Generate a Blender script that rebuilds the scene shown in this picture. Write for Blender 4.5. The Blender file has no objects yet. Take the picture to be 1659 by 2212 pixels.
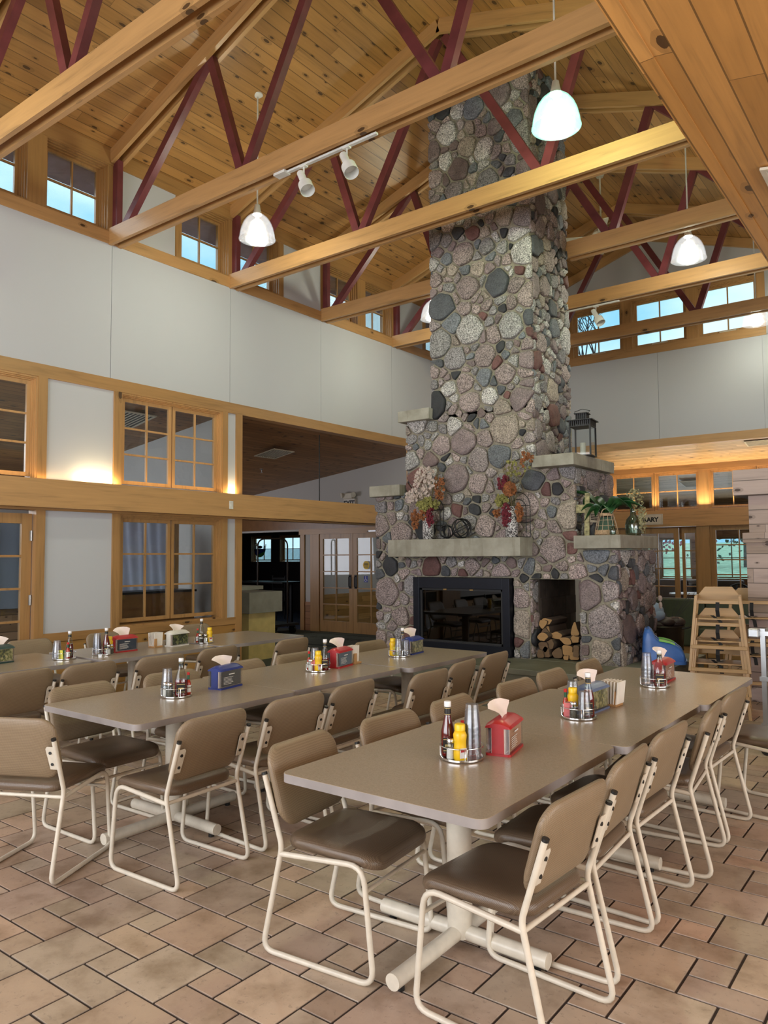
import bpy, bmesh, math, random
import numpy as np
from mathutils import Vector, Matrix
PI = math.pi
random.seed(7)
S = bpy.context.scene
COL = S.collection

# ------------------------------------------------------------ camera
def cam_axes():
    f, cx, cy = 1628.0, 829.5, 1106.0
    def ray(px, py):
        v = np.array([px - cx, -(py - cy), -f]); return v / np.linalg.norm(v)
    y = ray(2073, 1193.); x = -ray(-1310, 1216.)
    for _ in range(20):
        d = np.dot(x, y) / 2; x, y = x - d * y, y - d * x
        x /= np.linalg.norm(x); y /= np.linalg.norm(y)
    return x, y, np.cross(x, y)
_x, _y, _z = cam_axes()
cd = bpy.data.cameras.new('camera'); cam = bpy.data.objects.new('camera', cd); COL.objects.link(cam)
cam.matrix_world = Matrix([[*_x, 0], [*_y, 0], [*_z, 1.6], [0, 0, 0, 1]])
cd.sensor_fit = 'VERTICAL'; cd.sensor_height = 36; cd.sensor_width = 27
cd.lens = 1628.0 / 2212 * 36; cd.clip_end = 300; cd.clip_start = 0.05
S.camera = cam

# ------------------------------------------------------------ light and exposure
S.view_settings.view_transform = 'Standard'; S.view_settings.look = 'None'
S.view_settings.gamma = 1; S.view_settings.use_curve_mapping = False
S.view_settings.exposure = 0.13
try:
    S.cycles.use_denoising = True; S.cycles.max_bounces = 8; S.cycles.diffuse_bounces = 4
    S.cycles.glossy_bounces = 3; S.cycles.transmission_bounces = 6; S.cycles.transparent_max_bounces = 16
    S.cycles.sample_clamp_indirect = 6; S.cycles.caustics_reflective = False; S.cycles.caustics_refractive = False
except Exception: pass
W = bpy.data.worlds.new('sky'); S.world = W; W.use_nodes = True
nt = W.node_tree; nt.nodes.clear()
def wn(t, **k):
    n = nt.nodes.new(t)
    for a, b in k.items(): setattr(n, a, b)
    return n
wo = wn('ShaderNodeOutputWorld'); bg = wn('ShaderNodeBackground'); tc = wn('ShaderNodeTexCoord')
mp = wn('ShaderNodeMapping'); mp.inputs['Scale'].default_value = (1, 1, 2.6)
nz = wn('ShaderNodeTexNoise'); nz.inputs['Scale'].default_value = 2.2; nz.inputs['Detail'].default_value = 6
cr = wn('ShaderNodeValToRGB')
cr.color_ramp.elements[0].position = .36; cr.color_ramp.elements[0].color = (.27, .60, .80, 1)
cr.color_ramp.elements[1].position = .55; cr.color_ramp.elements[1].color = (.72, .93, .97, 1)
nt.links.new(tc.outputs['Generated'], mp.inputs[0]); nt.links.new(mp.outputs[0], nz.inputs['Vector'])
nt.links.new(nz.outputs[0], cr.inputs[0]); nt.links.new(cr.outputs[0], bg.inputs[0])
bg.inputs[1].default_value = 1.35; nt.links.new(bg.outputs[0], wo.inputs[0])

def area(name, loc, target, sx, sy, power, color=(1, 1, 1), spread=PI):
    l = bpy.data.lights.new(name, 'AREA'); l.shape = 'RECTANGLE'; l.size = sx; l.size_y = sy
    l.energy = power; l.color = color; l.spread = spread
    o = bpy.data.objects.new(name, l); COL.objects.link(o); o.location = loc
    o.rotation_euler = (Vector(target) - Vector(loc)).to_track_quat('-Z', 'Y').to_euler(); return o
def point(name, loc, power, color, r=.06):
    l = bpy.data.lights.new(name, 'POINT'); l.energy = power; l.color = color; l.shadow_soft_size = r
    o = bpy.data.objects.new(name, l); COL.objects.link(o); o.location = loc; return o
# fill added for assumed windows behind and beside the photographer; skylight at the clerestories
area('fill_back', (-3.5, -3.7, 2.6), (-4.2, 8, 2.0), 8.0, 3.4, 450, (1.0, .965, .985))
area('fill_east', (4.2, 3.5, 1.9), (-3, 5.5, 1.0), 6.0, 2.2, 200, (1.0, .955, .95))
area('skylight_west', (-10.6, 6.0, 7.6), (-4.5, 6.0, 4.5), 14.0, 1.6, 300, (.86, .93, 1.0))
area('skylight_east', (1.7, 6.0, 7.6), (-4.5, 6.0, 4.5), 14.0, 1.6, 230, (.9, .95, 1.0))
area('cove_west', (-7.955, 4.9, 2.475), (-7.99, 4.9, 3.4), 4.4, .03, 6, (1.0, .62, .25))
area('cove_west_lamp', (-7.95, 4.95, 2.475), (-7.985, 4.95, 3.4), .5, .03, 4, (1.0, .80, .45))
area('cove_west_lamp', (-7.95, 7.0, 2.475), (-7.985, 7.0, 3.4), .14, .03, 1.6, (1.0, .80, .45))
area('cove_library', (-3.6, 15.80, 2.55), (-3.6, 15.5, 3.5), 4.8, .06, 60, (1.0, .76, .44))
area('soffit_fill', (1.6, 1.0, .8), (-.2, 3.0, 3.6), 2.2, 2.2, 34, (1.0, .86, .66))  # added fill aimed up to brighten the soffit boards, no lamp there
area('library_daylight', (-3.6, 19.3, 1.8), (-3.6, 15, 1.2), 5.0, 1.4, 40, (.9, .95, 1))
area('west_room_fill', (-10.5, 3.0, 3.0), (-9.6, 5.0, 0.5), 2, 2, 110, (.88, .93, 1))  # unseen fill added to brighten the room behind the left windows
area('west_room_daylight', (-13.2, 3.6, 1.5), (-8.5, 4.6, 1.5), 1.3, 5.0, 70, (.88, .93, 1))
area('vestibule', (-9.0, 13.4, 2.4), (-11.2, 13.3, .8), .6, 1.6, 11, (.9, .94, 1))  # unseen fill added to light the vestibule wall

area('hall_fill', (-13.5, 8.6, 1.9), (-9.5, 11.5, 2.6), 2.0, 1.6, 45, (.95, .93, 1))  # fill added inside the hall to lift its wall and ceiling

# ------------------------------------------------------------ materials
MATS = {}
class NT:
    def __init__(s, name):
        s.m = bpy.data.materials.new(name); s.m.use_nodes = True; s.t = s.m.node_tree; s.t.nodes.clear()
        s.out = s.t.nodes.new('ShaderNodeOutputMaterial'); s.b = s.t.nodes.new('ShaderNodeBsdfPrincipled')
        s.l(s.b.outputs[0], s.out.inputs[0]); MATS[name] = s.m
    def n(s, t, **k):
        n = s.t.nodes.new(t)
        for a, b in k.items(): setattr(n, a, b)
        return n
    def l(s, a, b): s.t.links.new(a, b)
    def v(s, x, inp):
        if hasattr(x, 'is_output'): s.l(x, inp)
        else: inp.default_value = x
    def math(s, op, a, b=None, c=None):
        n = s.n('ShaderNodeMath', operation=op); s.v(a, n.inputs[0])
        if b is not None: s.v(b, n.inputs[1])
        if c is not None: s.v(c, n.inputs[2])
        return n.outputs[0]
    def mix(s, f, a, b, mode='MIX'):
        n = s.n('ShaderNodeMix', data_type='RGBA', blend_type=mode); s.v(f, n.inputs[0])
        s.v(a if hasattr(a, 'is_output') else (*a, 1), n.inputs[6]); s.v(b if hasattr(b, 'is_output') else (*b, 1), n.inputs[7])
        return n.outputs[2]
    def ramp(s, f, stops):
        n = s.n('ShaderNodeValToRGB'); e = n.color_ramp.elements
        while len(e) < len(stops): e.new(.5)
        for i, (p, c) in enumerate(stops): e[i].position = p; e[i].color = (*c, 1) if len(c) == 3 else c
        s.l(f, n.inputs[0]); return n.outputs[0]
    def obj(s): return s.n('ShaderNodeTexCoord').outputs['Object']
    def sep(s, v):
        n = s.n('ShaderNodeSeparateXYZ'); s.l(v, n.inputs[0]); return n.outputs
    def comb(s, x, y, z):
        n = s.n('ShaderNodeCombineXYZ')
        for i, a in enumerate((x, y, z)): s.v(a, n.inputs[i])
        return n.outputs[0]
    def noise(s, vec, scale, detail=3, rough=.5, dist=0):
        n = s.n('ShaderNodeTexNoise'); s.l(vec, n.inputs['Vector']); n.inputs['Scale'].default_value = scale
        n.inputs['Detail'].default_value = detail; n.inputs['Roughness'].default_value = rough
        n.inputs['Distortion'].default_value = dist; return n.outputs[0]
    def white(s, vec):
        n = s.n('ShaderNodeTexWhiteNoise', noise_dimensions='3D'); s.l(vec, n.inputs[0]); return n.outputs
    def bump(s, h, strength=.3, dist=.01):
        n = s.n('ShaderNodeBump'); n.inputs['Strength'].default_value = strength; n.inputs['Distance'].default_value = dist
        s.l(h, n.inputs['Height']); s.l(n.outputs[0], s.b.inputs['Normal'])
    def set(s, **k):
        for a, x in k.items():
            i = s.b.inputs[a.replace('_', ' ')]; s.v((*x, 1) if isinstance(x, tuple) and len(x) == 3 else x, i)
        return s.m

def plain(name, c, rough=.5, metal=0.0, var=.06, scale=8, **k):
    t = NT(name); v = t.noise(t.obj(), scale, 4)
    d = tuple(x * (1 - var * 2) for x in c); e = tuple(min(1, x * (1 + var * 2)) for x in c)
    t.set(Base_Color=t.ramp(v, [(.3, d), (.7, e)]), Roughness=rough, Metallic=metal, **k); return t.m

def wood(name, base, axis='X', plank=0, cross='Y', knots=.3, rough=.42, dark=.45, groove=.05, kscale=1.0, blen=2.6, mark=(.035, .014, .006)):
    """grain runs along axis; planks are counted across cross"""
    t = NT(name); o = t.sep(t.obj()); A = o['XYZ'.index(axis)]; Cc = o['XYZ'.index(cross)]
    D = o['XYZ'.index([q for q in 'XYZ' if q not in (axis, cross)][0])]
    if plank:
        q = t.math('DIVIDE', Cc, plank); idx = t.math('FLOOR', q); fr = t.math('SUBTRACT', q, idx)
        r1 = t.white(t.comb(idx, 3.3, 1.7))[0]
        a2 = t.math('MULTIPLY_ADD', r1, 9.0, A); bi = t.math('FLOOR', t.math('DIVIDE', a2, blen))
        r2 = t.white(t.comb(idx, bi, 5.1))[0]
        a3 = t.math('MULTIPLY_ADD', r2, 31.0, a2)
    else:
        r2 = t.noise(t.obj(), .7, 1); a3 = A; fr = None
    g = t.noise(t.comb(t.math('MULTIPLY', a3, 1.6), t.math('MULTIPLY', Cc, 34), t.math('MULTIPLY', D, 34)), 1.0, 4, .6, .5)
    g2 = t.noise(t.comb(t.math('MULTIPLY', a3, .9), t.math('MULTIPLY', Cc, 7), t.math('MULTIPLY', D, 7)), 1.0, 2, .5, 1.5)
    gg = t.math('MULTIPLY_ADD', g2, .5, t.math('MULTIPLY', g, .5))
    lo = tuple(x * (1 - dark) for x in base); hi = tuple(min(1, x * 1.18) for x in base)
    c = t.ramp(gg, [(.28, lo), (.46, base), (.72, hi)])
    if plank:
        tone = t.math('MULTIPLY_ADD', r2, .42, .78)
        c = t.mix(1.0, c, t.comb(tone, t.math('POWER', tone, 1.15), t.math('POWER', tone, 1.5)), 'MULTIPLY')
    if knots:
        kv = t.comb(t.math('MULTIPLY', a3, 3.2 * kscale), t.math('MULTIPLY', t.math('ADD', Cc, t.math('MULTIPLY', D, .8)), 6.5 * kscale), 0.0)
        n = t.n('ShaderNodeTexVoronoi', voronoi_dimensions='2D'); n.inputs['Scale'].default_value = 1; t.l(kv, n.inputs['Vector'])
        rnd = t.sep(n.outputs['Color'])
        on = t.math('LESS_THAN', rnd[0], knots); sz = t.math('MULTIPLY_ADD', rnd[1], .09, .05)
        dd = t.math('ADD', n.outputs['Distance'], t.math('MULTIPLY_ADD', g, .10, -.05))
        core = t.math('MULTIPLY', t.math('LESS_THAN', dd, sz), on)
        ring = t.math('MULTIPLY', t.math('LESS_THAN', dd, t.math('MULTIPLY', sz, 2.0)), on)
        c = t.mix(t.math('MULTIPLY', ring, .38), c, tuple(x * .42 for x in base)); c = t.mix(t.math('MULTIPLY', core, .85), c, mark)
    h = g
    if plank:
        e = t.math('MINIMUM', fr, t.math('SUBTRACT', 1.0, fr)); gr = t.math('LESS_THAN', e, groove)
        br = t.math('FRACT', t.math('DIVIDE', a2, blen)); be = t.math('LESS_THAN', br, .0016)
        gr = t.math('MAXIMUM', gr, be)
        c = t.mix(t.math('MULTIPLY', gr, .72), c, tuple(x * .16 for x in base))
        h = t.math('SUBTRACT', t.math('MULTIPLY', g, .08), gr)
        t.bump(h, .55, .008)
    else: t.bump(g, .06, .003)
    t.set(Base_Color=c, Roughness=rough); return t.m

PINE = (.38, .195, .062)
wood('ceiling_boards', PINE, 'Y', .135, 'X', .42, .40, .42, .03, 1.0)
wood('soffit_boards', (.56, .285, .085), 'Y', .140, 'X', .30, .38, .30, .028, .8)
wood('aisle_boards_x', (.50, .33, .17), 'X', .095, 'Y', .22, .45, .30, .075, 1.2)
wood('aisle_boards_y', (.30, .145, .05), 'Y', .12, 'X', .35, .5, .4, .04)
wood('wainscot_boards', (.46, .25, .075), 'Y', .135, 'Z', .20, .42, .4, .022)
wood('wainscot_boards_x', (.32, .15, .06), 'X', .135, 'Z', .20, .42, .4, .03)
wood('log_boards', (.40, .24, .13), 'Y', .15, 'Z', .6, .5, .5, .05, 1.6)
for ax, cr2 in (('X', 'Z'), ('Y', 'Z'), ('Z', 'Y')):
    wood('pine_' + ax.lower(), (.47, .265, .105), ax, 0, cr2, .09, .38, .40, kscale=.8)
    wood('trim_' + ax.lower(), (.36, .195, .07), ax, 0, cr2, .05, .38, .38, kscale=.7)
wood('oak_z', (.42, .26, .12), 'Z', 0, 'X', .0, .4, .3); wood('oak_x', (.42, .265, .125), 'X', 0, 'Z', .0, .4, .3)
wood('grey_board', (.36, .27, .23), 'X', .16, 'Z', .35, .6, .3, .03, 1.4)
wood('holder_wood', (.46, .25, .10), 'Z', 0, 'X', .0, .5, .4)
wood('bark', (.10, .07, .05), 'Y', 0, 'Z', 0, .9, .6)
wood('log_end_dark', (.15, .09, .045), 'X', 0, 'Z', 0, .8, .5)
wood('log_end', (.36, .205, .08), 'X', 0, 'Z', 0, .75, .35)

def wallpaint(name, c):
    t = NT(name); o = t.obj(); a = t.noise(o, .8, 3); b = t.noise(o, 260, 2)
    t.set(Base_Color=t.ramp(a, [(.3, tuple(x * .97 for x in c)), (.7, c)]), Roughness=.75); t.bump(b, .06, .002); return t.m
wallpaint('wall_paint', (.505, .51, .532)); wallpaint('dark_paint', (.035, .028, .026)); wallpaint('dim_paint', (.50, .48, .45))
plain('maroon', (.135, .030, .034), .42, 0, .1, 6)
plain('cream_metal', (.66, .60, .50), .32, 0, .04, 20)
plain('white_metal', (.74, .74, .72), .3); plain('black_metal', (.008, .008, .009), .55); plain('black_plastic', (.012, .012, .012), .4)
plain('navy_metal', (.010, .012, .020), .30, .5); plain('chrome', (.75, .74, .72), .14, 1.0, .02); plain('steel', (.45, .46, .47), .35, .9, .05)
plain('brass', (.35, .22, .08), .35, .9); plain('hinge_metal', (.35, .34, .32), .35, .9)
plain('red_plastic', (.42, .018, .022), .32); plain('blue_plastic', (.022, .038, .20), .32); plain('grey_blue_plastic', (.13, .17, .28), .3)
plain('green_plastic', (.02, .05, .045), .35); plain('white_plastic', (.68, .66, .60), .4); plain('yellow_plastic', (.82, .50, .010), .35)
plain('yellow_cap', (.85, .56, .01), .35); plain('bin_white', (.62, .60, .57), .4); plain('bin_grey', (.17, .18, .20), .4)
plain('toy_blue', (.06, .17, .52), .35); plain('toy_green', (.25, .62, .12), .4); plain('cap_white', (.82, .80, .80), .35)
plain('cap_red', (.55, .02, .02), .35); plain('cap_green', (.01, .09, .04), .4); plain('label_white', (.75, .73, .70), .5)
plain('label_black', (.012, .011, .010), .4); plain('label_gold', (.62, .45, .18), .4); plain('paper', (.78, .72, .66), .8)
plain('napkin_paper', (.84, .72, .65), .85, 0, .03); plain('card_navy', (.035, .06, .10), .45); plain('card_tan', (.62, .31, .18), .45)
plain('card_blue', (.10, .20, .32), .45); plain('pink_paper', (.80, .22, .22), .6); plain('yellow_paper', (.75, .68, .10), .6)
plain('green_paper', (.03, .12, .03), .6); plain('menu_white', (.80, .74, .66), .7); plain('salt', (.80, .74, .68), .9); plain('pepper', (.10, .085, .06), .9, 0, .4, 300)
plain('sauce', (.17, .010, .008), .12, 0, .05, 10, Coat_Weight=.6); plain('hot_sauce', (.40, .03, .01), .15)
plain('green_vinyl', (.045, .055, .026), .45, 0, .1); plain('brown_vinyl', (.05, .032, .03), .45)
plain('strap', (.012, .012, .013), .8); plain('barrel', (.035, .025, .02), .4, .5); plain('curtain', (.24, .26, .32), .9)
plain('counter_grey', (.25, .245, .20), .45); plain('counter_yellow', (.58, .46, .18), .5)
plain('carpet_green', (.055, .065, .050), .95, 0, .15, 60); plain('carpet_blue', (.03, .045, .09), .95, 0, .3, 12); plain('rug_dark', (.012, .014, .012), .95)
plain('piano_wood', (.20, .095, .035), .35); plain('fire_brick', (.050, .036, .028), .85, 0, .15); plain('joint', (.09, .075, .06), .9)
plain('lawn', (.48, .62, .42), .95, 0, .2, 3); plain('foliage_far', (.05, .09, .06), .9, 0, .3, 3); plain('twig', (.05, .045, .05), .9); plain('blossom_tree', (.35, .12, .16), .9)
plain('leaf', (.012, .055, .014), .28, 0, .25, 12); plain('wicker', (.36, .24, .14), .7, 0, .2, 60); plain('olive_glass', (.10, .12, .075), .1, 0, .1)
plain('moss', (.17, .14, .03), .9, 0, .3, 40); plain('cross_wood', (.30, .27, .14), .8, 0, .3, 30); plain('ivory', (.62, .57, .46), .5)
plain('flower_white', (.50, .41, .36), .8, 0, .15, 60); plain('flower_green', (.20, .19, .05), .8, 0, .3, 60); plain('flower_rust', (.22, .075, .022), .8, 0, .3, 60)
plain('flower_wine', (.12, .008, .018), .8, 0, .3, 60); plain('dry_stem', (.14, .11, .05), .9); plain('twine', (.45, .33, .22), .8)
plain('blue_cloth', (.30, .38, .55), .9); plain('sign_white', (.62, .57, .50), .4); plain('sign_black', (.01, .01, .01), .5); plain('red_sign', (.45, .02, .03), .4)
plain('sticker_yellow', (.70, .46, .02), .5); plain('sticker_blue', (.03, .05, .30), .5); plain('glass_blue', (.02, .10, .55), .2); plain('glass_green', (.16, .65, .14), .2)
plain('siding_far', (.55, .65, .75), .8); plain('tree_trunk', (.06, .05, .045), .9)
plain('eave', (.19, .17, .24), .7)

def cloth(name, c, f):
    t = NT(name); t.set(Base_Color=c, Roughness=.9); tl = t.n('ShaderNodeBsdfTranslucent'); tl.inputs[0].default_value = (*c, 1); mx = t.n('ShaderNodeMixShader'); mx.inputs[0].default_value = f
    t.l(t.b.outputs[0], mx.inputs[1]); t.l(tl.outputs[0], mx.inputs[2]); t.l(mx.outputs[0], t.out.inputs[0])
cloth('curtain', (.42, .45, .56), .5); cloth('sheer', (.62, .74, .90), .6)
def laminate():
    t = NT('laminate'); o = t.obj(); a = t.noise(o, 170, 4, .6); b = t.noise(o, 3, 2)
    c = t.ramp(a, [(.30, (.30, .235, .165)), (.5, (.345, .275, .20)), (.72, (.39, .315, .235))])
    c = t.mix(t.math('MULTIPLY', b, .25), c, (.29, .24, .18)); t.set(Base_Color=c, Roughness=.25); t.b.inputs['Specular IOR Level'].default_value = .55
laminate(); plain('table_edge', (.30, .27, .26), .4)
def vinyl(name, c1, c2, rough):
    t = NT(name); o = t.sep(t.obj())
    u = t.math('MULTIPLY', t.math('ADD', o[0], t.math('ADD', o[1], o[2])), 520); w = t.math('MULTIPLY', t.math('SUBTRACT', o[0], t.math('ADD', o[1], o[2])), 520)
    f = t.math('MULTIPLY', t.math('SINE', u), t.math('SINE', w)); g = t.math('MULTIPLY_ADD', f, .5, .5)
    n = t.noise(t.obj(), 9, 3)
    c = t.mix(t.math('MULTIPLY_ADD', g, .6, t.math('MULTIPLY', n, .3)), c1, c2); t.set(Base_Color=c, Roughness=rough); t.bump(g, .35, .0015)
vinyl('seat_vinyl', (.075, .046, .028), (.20, .14, .09), .34); vinyl('back_vinyl', (.16, .108, .062), (.33, .245, .155), .45)
def concrete():
    t = NT('concrete'); o = t.sep(t.obj()); a = t.noise(t.obj(), 4, 5, .6); st = t.noise(t.comb(t.math('MULTIPLY', o[0], 9), t.math('MULTIPLY', o[1], 9), t.math('MULTIPLY', o[2], .8)), 1, 3)
    c = t.ramp(a, [(.3, (.20, .185, .145)), (.55, (.30, .285, .235)), (.75, (.38, .36, .31))]); c = t.mix(t.math('MULTIPLY', t.math('GREATER_THAN', st, .58), .22), c, (.12, .10, .07))
    t.set(Base_Color=c, Roughness=.6); t.bump(a, .1, .01)
    t = NT('hearth_concrete'); a = t.noise(t.obj(), 2.5, 5, .6); t.set(Base_Color=t.ramp(a, [(.3, (.105, .105, .075)), (.7, (.18, .18, .135))]), Roughness=.55)
    t = NT('mortar'); a = t.noise(t.obj(), 60, 4); t.set(Base_Color=t.ramp(a, [(.3, (.24, .215, .155)), (.7, (.35, .32, .245))]), Roughness=.9); t.bump(a, .4, .006)
concrete()
def stone_mat():
    t = NT('field_stone'); at = t.n('ShaderNodeAttribute', attribute_name='tone'); o = t.obj()
    sp = t.noise(o, 75, 3, .75); big = t.noise(o, 9, 4, .6)
    f = t.math('MULTIPLY', t.math('SUBTRACT', sp, .5), t.math('MULTIPLY', at.outputs['Alpha'], 5.5))
    k = t.math('ADD', t.math('MULTIPLY_ADD', t.math('SUBTRACT', big, .5), .9, 1.0), f)
    k = t.math('MAXIMUM', k, .25); c = t.mix(1.0, at.outputs['Color'], t.comb(k, k, k), 'MULTIPLY')
    t.set(Base_Color=c, Roughness=.72); t.bump(t.math('ADD', t.math('MULTIPLY', sp, .4), big), .55, .02)
stone_mat()
def tile_mat():
    t = NT('floor_tile'); at = t.n('ShaderNodeAttribute', attribute_name='tone'); o = t.obj()
    a = t.noise(o, 5.0, 5, .6); b = t.noise(o, 34, 4, .7, .6); p = t.noise(o, 1.1, 3)
    c = t.mix(1.0, at.outputs['Color'], t.ramp(a, [(.30, (.66, .62, .56)), (.52, (1, 1, 1)), (.75, (1.12, 1.12, 1.1))]), 'MULTIPLY')
    c = t.mix(t.math('MULTIPLY', t.math('GREATER_THAN', b, .62), .30), c, (.17, .13, .10))
    t.set(Base_Color=c, Roughness=t.math('MULTIPLY_ADD', b, .25, .30)); t.bump(t.math('ADD', t.math('MULTIPLY', b, .5), a), .16, .008)
tile_mat(); plain('grout', (.045, .032, .028), .9)
def vase_mat():
    t = NT('vase_ceramic'); n = t.noise(t.obj(), 85, 2, .5); f = t.math('GREATER_THAN', n, .5); t.set(Base_Color=t.mix(f, (.035, .03, .03), (.52, .50, .50)), Roughness=.4); t.bump(f, .5, .003)
vase_mat()
def glassy(name, tint=(1, 1, 1), gloss=.06, rough=.02, fres=.55, milk=0):
    t = NT(name); tr = t.n('ShaderNodeBsdfTransparent'); tr.inputs[0].default_value = (*tint, 1); gl = t.n('ShaderNodeBsdfGlossy'); gl.inputs['Roughness'].default_value = rough
    lw = t.n('ShaderNodeLayerWeight'); lw.inputs['Blend'].default_value = .25; mx = t.n('ShaderNodeMixShader')
    t.l(t.math('ADD', t.math('MULTIPLY', lw.outputs['Fresnel'], fres), gloss), mx.inputs[0]); t.l(tr.outputs[0], mx.inputs[1]); t.l(gl.outputs[0], mx.inputs[2]); t.l(mx.outputs[0], t.out.inputs[0])
    if milk:
        df = t.n('ShaderNodeBsdfTranslucent'); df.inputs[0].default_value = (.85, .87, .92, 1); m2 = t.n('ShaderNodeMixShader'); m2.inputs[0].default_value = milk; t.l(mx.outputs[0], m2.inputs[1]); t.l(df.outputs[0], m2.inputs[2]); t.l(m2.outputs[0], t.out.inputs[0])
    return t.m
glassy('pane', (.93, .96, .97), .03); glassy('clear_glass', (.88, .92, .92), .05, .03, .35); glassy('cup_plastic', (.965, .97, .985), .06, .18, .30, .045)
glassy('smoked_glass', (.05, .05, .055), .04); glassy('clear_plastic', (.97, .97, .97), .06, .1, .3); glassy('bottle_glass', (.62, .72, .66), .12)
def glow(name, c, s, mixf=1.0):
    t = NT(name); t.set(Base_Color=c, Roughness=.3); t.b.inputs['Emission Color'].default_value = (*c, 1); t.b.inputs['Emission Strength'].default_value = s
glow('lamp_shade', (.93, 1.0, .97), 1.6); glow('lamp_shade_green', (.55, 1.0, .84), 2.2); glow('lamp_bulb', (1, 1, .95), 5)
def lampglass(name, c, e):
    t = NT(name); tr = t.n('ShaderNodeBsdfTransparent'); em = t.n('ShaderNodeEmission'); em.inputs[0].default_value = (*c, 1); o = t.sep(t.obj())
    rib = t.math('ABSOLUTE', t.math('SINE', t.math('MULTIPLY', t.math('ARCTAN2', o[1], o[0]), 40)))
    em.inputs[1].default_value = e; a = t.n('ShaderNodeAddShader'); mx = t.n('ShaderNodeMixShader'); gl = t.n('ShaderNodeBsdfGlossy'); gl.inputs['Roughness'].default_value = .15
    t.l(t.math('MULTIPLY_ADD', rib, .15, .10), mx.inputs[0]); t.l(tr.outputs[0], mx.inputs[1]); t.l(gl.outputs[0], mx.inputs[2])
    t.l(mx.outputs[0], a.inputs[0]); t.l(em.outputs[0], a.inputs[1]); t.l(a.outputs[0], t.out.inputs[0])
lampglass('pendant_glass', (.86, .90, .93), .16); lampglass('pendant_glass_green', (.40, 1.0, .78), .42)
def picture(name, c1, c2, c3):
    t = NT(name); n = t.noise(t.obj(), 38, 4, .7); t.set(Base_Color=t.ramp(n, [(.38, c1), (.48, c2), (.60, c3)]), Roughness=.35)
picture('photo_card', (.04, .055, .07), (.20, .22, .07), (.62, .56, .30)); picture('photo_dark', (.015, .03, .02), (.04, .07, .04), (.30, .32, .12)); picture('menu_photo', (.02, .02, .06), (.05, .05, .14), (.5, .5, .6))

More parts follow.
